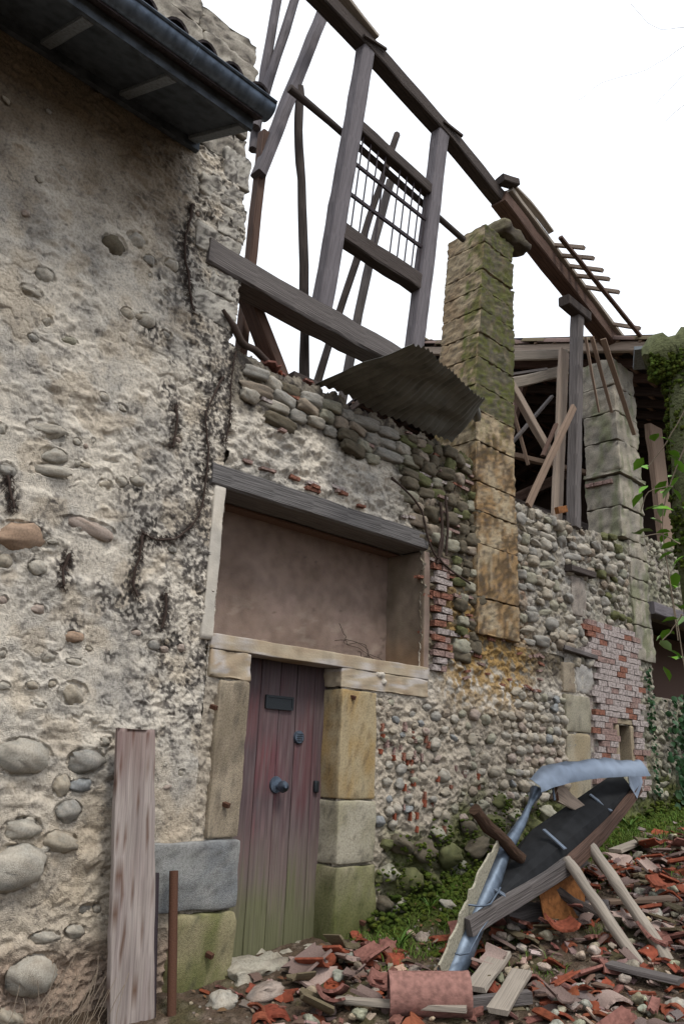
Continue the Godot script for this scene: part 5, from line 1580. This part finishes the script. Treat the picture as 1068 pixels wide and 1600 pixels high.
# ---------------------------------------------------------------- things leaning on the house wall
func build_leaning() -> void:
	var t := thing("leaning_plank", "tall grey-brown plank leaning on the house wall", "plank", Vector3(2.7, -0.2, 0.25))
	var o := rng.randf() * 9.0
	var pt := func(p: Vector3, _d: Vector3) -> Color:
		var a := n_fbm.get_noise_2d(p.x * 30.0 + o, p.y * 1.6)
		var b := n_fbm.get_noise_2d(p.x * 7.0 + o, p.y * 1.5 + 8)
		var c := mixc(Color(0.33, 0.285, 0.26), Color(0.235, 0.195, 0.18), 0.5 + a * 1.2 + b * 0.8)
		c = mixc(c, Color(0.10, 0.05, 0.03), 0.85 * ss(0.30, 0.36, n_fbm.get_noise_2d(p.x * 17.0 + 3, p.y * 6.0)))
		return mixc(c, Color(0.15, 0.06, 0.05), 0.35 * ss(1.0, 1.3, p.y + 0.1 * b))
	var pl := obj("board", rbox(Vector3(2.51, -0.25, 0.09), Vector3(2.785, 1.385, 0.135), 0.01, 0.012, 2.0, 16, pt), M.plank, t)
	pl.basis = Basis(Vector3(1, 0, 0), Vector3(-0.06, 1, -0.09), Vector3(0, 0, 1))
	pl.position += Vector3(0.075, 0, 0.12)
	var rods := [["longer rusty iron bar leaning right of the tall plank", Vector3(2.955, -0.3, 0.33), Vector3(3.0, 0.56, 0.13), 0.027], ["shorter dark iron bar leaning close against the tall plank", Vector3(2.86, -0.3, 0.27), Vector3(2.875, 0.555, 0.12), 0.026]]
	for q: Array in rods:
		var r := thing("iron_bar", q[0], "iron bar", q[1], "iron bars leaning beside the plank")
		obj("bar", tube([q[1], (q[1] as Vector3).lerp(q[2], 0.5), q[2]], [q[3]], 12, 0.05), M.rust if q[3] > 0.0265 else M.iron, r)

func vine_paths() -> Array:
	return [
		["dead ivy stem running down below the eave near the house corner", [[2.68, 5.25], [2.66, 5.0], [2.65, 4.84], [2.70, 4.66], [2.74, 4.5], [2.78, 4.38]], 0.022],
		["dead ivy stem dropping beside the niche lintel with a hooked foot", [[3.09, 3.95], [2.98, 3.62], [3.03, 3.35], [3.03, 3.12], [3.00, 2.85], [2.86, 2.66], [2.70, 2.60], [2.58, 2.62]], 0.018],
		["short tufted dead ivy stem in the middle of the house wall", [[2.74, 3.6], [2.75, 3.45], [2.74, 3.28]], 0.02],
		["small dead ivy tuft beside the reddish stones", [[2.11, 2.38], [2.09, 2.28], [2.10, 2.18]], 0.02],
		["dead ivy tuft at the left picture edge", [[1.66, 2.76], [1.70, 2.66], [1.73, 2.58]], 0.018],
		["dead ivy tuft hanging under the hooked stem", [[2.58, 2.6], [2.58, 2.48], [2.56, 2.3], [2.60, 2.2]], 0.02],
		["faint dead ivy tuft left of the niche", [[2.80, 2.25], [2.82, 2.12], [2.80, 2.02]], 0.02],
		["dead ivy stem along the edge between the two walls", [[3.19, 4.2], [3.17, 3.95], [3.19, 3.7], [3.17, 3.45]], 0.012]]

func vine_stains() -> Array:
	var out := []
	for q: Array in vine_paths():
		var l: Array = q[1]
		for i in l.size() - 1:
			for k in 8:
				out.append([lerpf(l[i][0], l[i + 1][0], k / 8.0) + rng.randf_range(-0.02, 0.02), lerpf(l[i][1], l[i + 1][1], k / 8.0), rng.randf_range(0.05, 0.095), 0.6])
	for i in 90: out.append([3.2 - 0.8 * pow(rng.randf(), 1.5), rng.randf_range(1.7, 5.2), rng.randf_range(0.05, 0.17), rng.randf_range(0.5, 1.0)])
	for i in 24: out.append([rng.randf_range(1.7, 2.7), rng.randf_range(1.9, 2.7), rng.randf_range(0.04, 0.11), rng.randf_range(0.4, 0.9)])
	return out

# ---------------------------------------------------------------- plants
func leaf_mesh(len_: float, wid: float) -> ArrayMesh:
	var st := new_st()
	var P := [Vector3(0, 0, 0), Vector3(wid * 0.42, 0.12 * wid, len_ * 0.3), Vector3(wid * 0.4, 0.12 * wid, len_ * 0.65), Vector3(0, -0.08 * len_, len_), Vector3(-wid * 0.4, 0.12 * wid, len_ * 0.65), Vector3(-wid * 0.42, 0.12 * wid, len_ * 0.3), Vector3(0, -0.03 * wid, len_ * 0.5)]
	for i in 6: tri(st, P[6], P[i], P[(i + 1) % 6])
	return finish(st)

func build_plants() -> void:
	# dead ivy on the house wall
	var paths := vine_paths()
	for q: Array in paths:
		var pts := []
		for p: Array in q[1]: pts.append(Vector3(p[0], p[1], wall_h(0, minf(p[0], 3.18), p[1]) + 0.022))
		var o := thing("dead_ivy_stem", q[0], "dead ivy", pts[0], "dead ivy stems on the house wall")
		var sp := smooth_path(pts, 4, 0.006)
		obj("stem", tube(sp, [q[2] * 0.6, q[2] * 0.55, q[2] * 0.5, q[2] * 0.4], 6, 0.3), M.dead, o)
		var hair := []
		for p: Vector3 in sp:
			for k in 18:
				var a := p + Vector3(rng.randf_range(-0.03, 0.03), rng.randf_range(-0.03, 0.03), rng.randf_range(-0.02, 0.0))
				var b := a + Vector3(rng.randf_range(-0.035, 0.035), rng.randf_range(-0.04, 0.015), rng.randf_range(-0.01, 0.015))
				hair.append([[a, b], [0.0022, 0.001]])
		obj("rootlet", tubes(hair, 3), M.dead, o)
	var rv := thing("dry_vine", "bare grey vine curling down beside the niche lintel", "vine", Vector3(5.3, 3.5, 0.05))
	obj("stem", tubes([[smooth_path([Vector3(4.95, 3.66, 0.05), Vector3(5.15, 3.58, 0.06), Vector3(5.36, 3.45, 0.06), Vector3(5.46, 3.2, 0.06), Vector3(5.62, 3.05, 0.06), Vector3(5.68, 3.3, 0.06)], 4, 0.006), [0.016, 0.013, 0.01]], [smooth_path([Vector3(5.62, 3.06, 0.06), Vector3(5.8, 2.98, 0.05), Vector3(6.1, 2.9, 0.05)], 4, 0.006), [0.01]], [smooth_path([Vector3(5.62, 3.6, 0.06), Vector3(5.66, 3.35, 0.06), Vector3(5.6, 3.0, 0.05)], 4, 0.006), [0.02, 0.014]], [smooth_path([Vector3(5.72, 3.7, 0.05), Vector3(5.74, 3.4, 0.06), Vector3(5.72, 3.1, 0.06)], 4, 0.006), [0.012]]], 6), M.dead, rv)
	# dry twigs at the lower left
	var tw := []
	for i in 34:
		var x := rng.randf_range(2.0, 2.6)
		var p := Vector3(x, -0.35, rng.randf_range(0.1, 0.4))
		var pts := [p]
		for k in 3: pts.append((pts[-1] as Vector3) + Vector3(rng.randf_range(-0.04, 0.12), rng.randf_range(0.06, 0.2), rng.randf_range(-0.06, 0.05)))
		tw.append([smooth_path(pts, 2, 0.003), [0.004, 0.003, 0.002]])
	var dt := thing("dry_twigs", "dry bramble stems at the foot of the house wall", "twigs", Vector3(2.3, -0.3, 0.2))
	obj("stem", tubes(tw, 4), M.twig, dt)
	# grass and moss
	var blade_st := new_st()
	for k in 3:
		var a := k * 2.1
		var d := Vector3(cos(a), 0, sin(a))
		var s := Vector3(-d.z, 0, d.x) * 0.006
		var b := d * 0.02
		tri(blade_st, b - s, b + s, b + d * 0.03 + Vector3(0, 0.07, 0) + s * 0.6)
		tri(blade_st, b - s, b + d * 0.03 + Vector3(0, 0.07, 0) + s * 0.6, b + d * 0.03 + Vector3(0, 0.07, 0) - s * 0.6)
		tri(blade_st, b + d * 0.03 + Vector3(0, 0.07, 0) - s * 0.6, b + d * 0.03 + Vector3(0, 0.07, 0) + s * 0.6, b + d * 0.1 + Vector3(0, 0.105, 0))
	var blades := finish(blade_st)
	var xf := []
	while xf.size() < 3600:
		var x := rng.randf_range(4.3, 11.0)
		var z := rng.randf_range(0.02, 1.5)
		var a := n_fbm.get_noise_2d(x * 1.5 + 60, z * 1.5)
		var moss := (1.0 - ss(0.4, 0.9, z + 0.8 * a)) * ss(4.35, 4.9, x + z * 0.3) + 0.35 * ss(0.05, 0.25, a) * ss(4.6, 5.0, x)
		if rng.randf() > moss: continue
		var s := rng.randf_range(0.25, 0.8)
		xf.append(Transform3D(Basis.from_euler(Vector3(rng.randf_range(-0.3, 0.3), rng.randf() * TAU, 0)) * Basis.from_scale(Vector3(s, s * rng.randf_range(0.5, 1.1), s)), Vector3(x, ground_y(x, z) - 0.005, z)))
	multi("grass", blades, M.blade, xf, "short wild grass on the mossy strip at the wall foot", "grass", 0.0)
	var mf := []
	while mf.size() < 4200:
		var x := rng.randf_range(4.8, 10.5)
		var z := rng.randf_range(-0.02, 0.7)
		var a := n_fbm.get_noise_2d(x * 1.5 + 60, z * 1.5)
		if rng.randf() > (1.0 - ss(0.2, 0.6, z + 0.8 * a)): continue
		var up := rng.randf() * 0.14 * (1.0 - ss(0.0, 0.15, z)) * ss(0.0, 0.3, n_fbm.get_noise_2d(x * 3.0, 5.0) + 0.25)
		var s := rng.randf_range(0.008, 0.024)
		mf.append(Transform3D(Basis.from_euler(Vector3(rng.randf(), rng.randf() * 6, 0)) * Basis.from_scale(Vector3(s * 1.3, s, s * 1.3)), Vector3(x, ground_y(x, z) + up, z + 0.03)))
	for q: Array in [[5.2,0.62],[5.5,0.55],[5.1,0.40],[5.38,0.32],[5.7,0.68],[5.83,0.5],[6.1,0.72],[6.5,0.75],[6.85,0.78],[5.25,0.2],[6.6,0.93],[7.1,0.9]]:
		for i in 60:
			var a := rng.randf() * TAU
			var r := rng.randf()
			var px: float = q[0] + cos(a) * r * 0.2
			var py: float = q[1] + sin(a) * r * 0.14 - 0.02
			if n_fbm.get_noise_2d(px * 6.0, py * 6.0) < -0.05: continue
			var s := rng.randf_range(0.006, 0.016)
			mf.append(Transform3D(Basis.from_euler(Vector3(rng.randf(), rng.randf() * 6, 0)) * Basis.from_scale(Vector3(s * 1.4, s, s * 0.8)), Vector3(px, py, 0.075 * (1.0 - r * r) + 0.0)))
	multi("moss_cushions", blob(50, 7, 4, 0.6), M.moss, mf, "cushions of bright moss along the wall foot", "moss", 1.0)
	var clump := 0
	for q: Array in [[4.75, 0.42, "grassy weed rosette on the bare soil right of the door", 1.0], [5.35, 0.2, "small bluish weed under the mossy boulders", 0.7], [8.6, 0.25, "leafy weed by the slot window foot", 1.2]]:
		var o := thing("weed", q[2], "weed", Vector3(q[0], ground_y(q[0], q[1]), q[1]))
		for k in 11:
			var mi := obj("leaf", leaf_mesh(0.17 * q[3], 0.022 * q[3]), M.leaf_weed, o)
			mi.position = Vector3(0, 0.005, 0)
			mi.rotation = Vector3(rng.randf_range(-0.9, -0.15), k * 0.57 + rng.randf() * 0.3, 0)
		clump += 1
	# ivy curtain on the far right wall
	var iv := []
	var lm := leaf_mesh(0.075, 0.07)
	while iv.size() < 1700:
		var x := rng.randf_range(10.05, 13.0)
		var y := rng.randf_range(0.9, 2.25)
		if x < 10.25 and rng.randf() < 0.6: continue
		if x < 10.6 and y > 1.9 and rng.randf() < 0.7: continue
		iv.append(Transform3D(Basis.from_euler(Vector3(rng.randf_range(0.2, 1.5), rng.randf_range(-0.7, 0.7), rng.randf() * 6)) * Basis.from_scale(Vector3.ONE * rng.randf_range(0.6, 1.3)), Vector3(x, y, rng.randf_range(0.03, 0.16))))
	for i in 120:
		var y := rng.randf_range(1.0, 2.5)
		iv.append(Transform3D(Basis.from_euler(Vector3(rng.randf_range(0.2, 1.5), rng.randf_range(-0.7, 0.7), rng.randf() * 6)) * Basis.from_scale(Vector3.ONE * rng.randf_range(0.4, 0.8)), Vector3(9.64 + 0.12 * rng.randf() + 0.1 * (2.5 - y) * 0.3, y, rng.randf_range(0.02, 0.08))))
	multi("ivy", lm, M.ivy, iv, "dark green ivy covering the wall below the far opening", "ivy", 0.0)
	# mossy trunk at the right edge
	var tr := thing("mossy_trunk", "moss-covered tree trunk with a mossy overhang at the right edge", "tree", Vector3(6.1, 0.3, 2.2))
	obj("trunk", tube(smooth_path([Vector3(6.45, 0.0, 2.2), Vector3(6.2, 1.6, 2.22), Vector3(6.03, 2.8, 2.25), Vector3(5.93, 3.7, 2.30), Vector3(5.93, 4.5, 2.33)], 5, 0.006), [0.17, 0.16, 0.15, 0.15, 0.15], 12, 0.3), M.trunk, tr)
	obj("limb", tube(smooth_path([Vector3(5.72, 4.40, 2.12), Vector3(5.82, 4.46, 2.22), Vector3(5.95, 4.5, 2.35), Vector3(6.15, 4.52, 2.6)], 4, 0.01), [0.07, 0.12, 0.15, 0.16], 10, 0.5), M.trunk, tr)
	obj("cap_slate", plate3([Vector3(5.68, 4.55, 2.02), Vector3(6.2, 4.62, 2.62), Vector3(6.5, 4.62, 2.4), Vector3(6.0, 4.55, 1.85)], 0.03), M.soffit_batten, tr)
	var ms := []
	for i in 4600:
		var f := rng.randf()
		var c := Vector3(5.72, 4.38, 2.12).lerp(Vector3(6.15, 4.46, 2.6), f)
		var r := lerpf(0.08, 0.17, f)
		if i > 2400:
			f = rng.randf()
			c = Vector3(5.93, 4.4, 2.33).lerp(Vector3(6.05, 2.7, 2.25), f)
			r = 0.15
			if n_one.get_noise_2d(f * 7.0, 3.0) < -0.25 and rng.randf() < 0.7: continue
		var a := rng.randf() * TAU
		var dv := Vector3(cos(a) * 0.8, sin(a), cos(a) * -0.5) if i <= 2400 else Vector3(cos(a), rng.randf_range(-0.2, 0.2), sin(a))
		var s := rng.randf_range(0.010, 0.026)
		ms.append(Transform3D(Basis.from_euler(Vector3(rng.randf() * 3, rng.randf() * 6, 0)) * Basis.from_scale(Vector3(s, s * 0.7, s)), c + dv.normalized() * r * rng.randf_range(1.0, 1.3) + Vector3(0, -0.06 * rng.randf() if i < 2400 else 0.0, 0)))
	multi("trunk_moss", blob(51, 7, 4, 0.6), M.moss, ms, "thick green moss clinging to the trunk at the right edge", "moss", 1.0)
	# leafy twigs hanging in front of it
	var lv := thing("leafy_twigs", "green leafy twigs hanging beside the mossy trunk", "twigs", Vector3(5.2, 3.0, 2.3))
	var stems := [[[5.09,3.61,2.61],[5.11,3.42,2.46],[5.11,3.27,2.31]], [[5.17,3.37,2.55],[5.23,2.97,2.34],[5.34,2.54,2.30],[5.42,2.11,2.29]], [[5.21,3.13,2.43],[5.16,3.11,2.28],[5.17,2.98,2.21]], [[5.32,2.75,2.40],[5.26,2.82,2.30],[5.21,2.81,2.18]], [[5.40,2.28,2.34],[5.39,2.16,2.25],[5.37,2.09,2.18]], [[5.95, 3.5, 2.2], [5.6, 3.65, 2.5], [5.3, 3.5, 2.6], [5.17, 3.37, 2.55]], [[5.17,3.37,2.55], [5.1, 3.5, 2.6], [5.09,3.61,2.61]], [[5.34,2.54,2.30], [5.45, 2.0, 2.3], [5.5, 1.2, 2.35], [5.5, 0.1, 2.4]]]
	for s: Array in stems:
		var pts := []
		for p: Array in s: pts.append(Vector3(p[0], p[1], p[2]))
		obj("stem", tube(smooth_path(pts, 4, 0.004), [0.006, 0.005, 0.004], 5), M.twig, lv)
	var big_leaf := leaf_mesh(0.10, 0.062)
	for p: Array in [[4.95,3.28,2.36],[5.26,3.35,2.19],[5.12,3.45,2.37],[5.00,3.42,2.46],[5.36,3.42,2.36],[5.23,3.18,2.25],[5.10,3.09,2.27],[5.44,3.22,2.24],[5.32,3.22,2.35],[5.21,3.01,2.32],[5.06,2.95,2.34],[5.43,2.94,2.25],[5.25,2.84,2.16],[5.15,2.82,2.30],[5.53,2.84,2.29],[5.38,2.78,2.30],[5.24,2.71,2.30],[5.62,2.63,2.23],[5.48,2.49,2.21],[5.37,2.47,2.34],[5.23,2.09,2.25],[5.57,2.21,2.17],[5.47,1.99,2.24],[5.12,3.10,2.46]]:
		piece("leaf", big_leaf, M.leaf if rng.randf() < 0.65 else M.leaf_pale, lv, Vector3(p[0], p[1], p[2]), Vector3(rng.randf_range(-0.3, 0.9), rng.randf() * TAU, rng.randf_range(-0.6, 0.6)), Vector3.ONE * rng.randf_range(1.0, 1.5))
	for i in 34:
		var sp := Vector3(5.15, 3.5, 2.5).lerp(Vector3(5.5, 1.9, 2.3), rng.randf()) + Vector3(rng.randf_range(-0.12, 0.2), rng.randf_range(-0.1, 0.1), rng.randf_range(-0.15, 0.1))
		piece("leaf", big_leaf, M.leaf if rng.randf() < 0.75 else M.leaf_pale, lv, sp, Vector3(rng.randf_range(-0.3, 0.9), rng.randf() * TAU, rng.randf_range(-0.6, 0.6)), Vector3.ONE * rng.randf_range(0.9, 1.4))
	# bare tree whose twig tips reach into the sky at the upper right
	var bt := thing("bare_tree", "bare winter twigs reaching into the sky at the upper right", "tree", Vector3(7.4, 0.0, 3.9))
	obj("trunk", tube(smooth_path([Vector3(7.4, 0.0, 4.1), Vector3(7.3, 4.0, 4.0), Vector3(7.1, 8.0, 3.7)], 4, 0.02), [0.16, 0.13, 0.1, 0.07], 8, 0.2), M.bark, bt)
	var br := [[[7.1, 8.0, 3.7], [6.5, 7.8, 3.1], [6.10,7.59,2.70],[6.05,7.58,2.53],[6.00,7.51,2.20],[5.85,7.50,1.83],[5.81,7.40,1.54]], [[7.2, 7.6, 3.8], [6.5, 7.55, 3.1], [6.20,7.48,2.65],[6.19,7.42,2.46],[6.21,7.34,2.27],[6.22,7.26,2.12]], [[7.1, 8.0, 3.7], [6.4, 7.8, 3.1], [6.03,7.68,2.79],[5.95,7.69,2.58],[5.82,7.74,2.37],[5.59,7.91,2.27]], [[7.2, 7.3, 3.8], [6.7, 7.3, 3.0], [6.39,7.25,2.55],[6.35,7.23,2.37],[6.35,7.16,2.19]]]
	for s: Array in br:
		var pts := []
		for p: Array in s: pts.append(Vector3(p[0], p[1], p[2]))
		obj("branch", tube(smooth_path(pts, 4, 0.008), [0.02, 0.015, 0.012, 0.01, 0.008, 0.006, 0.005, 0.0045, 0.004, 0.0035, 0.003, 0.003, 0.0025, 0.0025, 0.002, 0.002], 5), M.twig, bt)
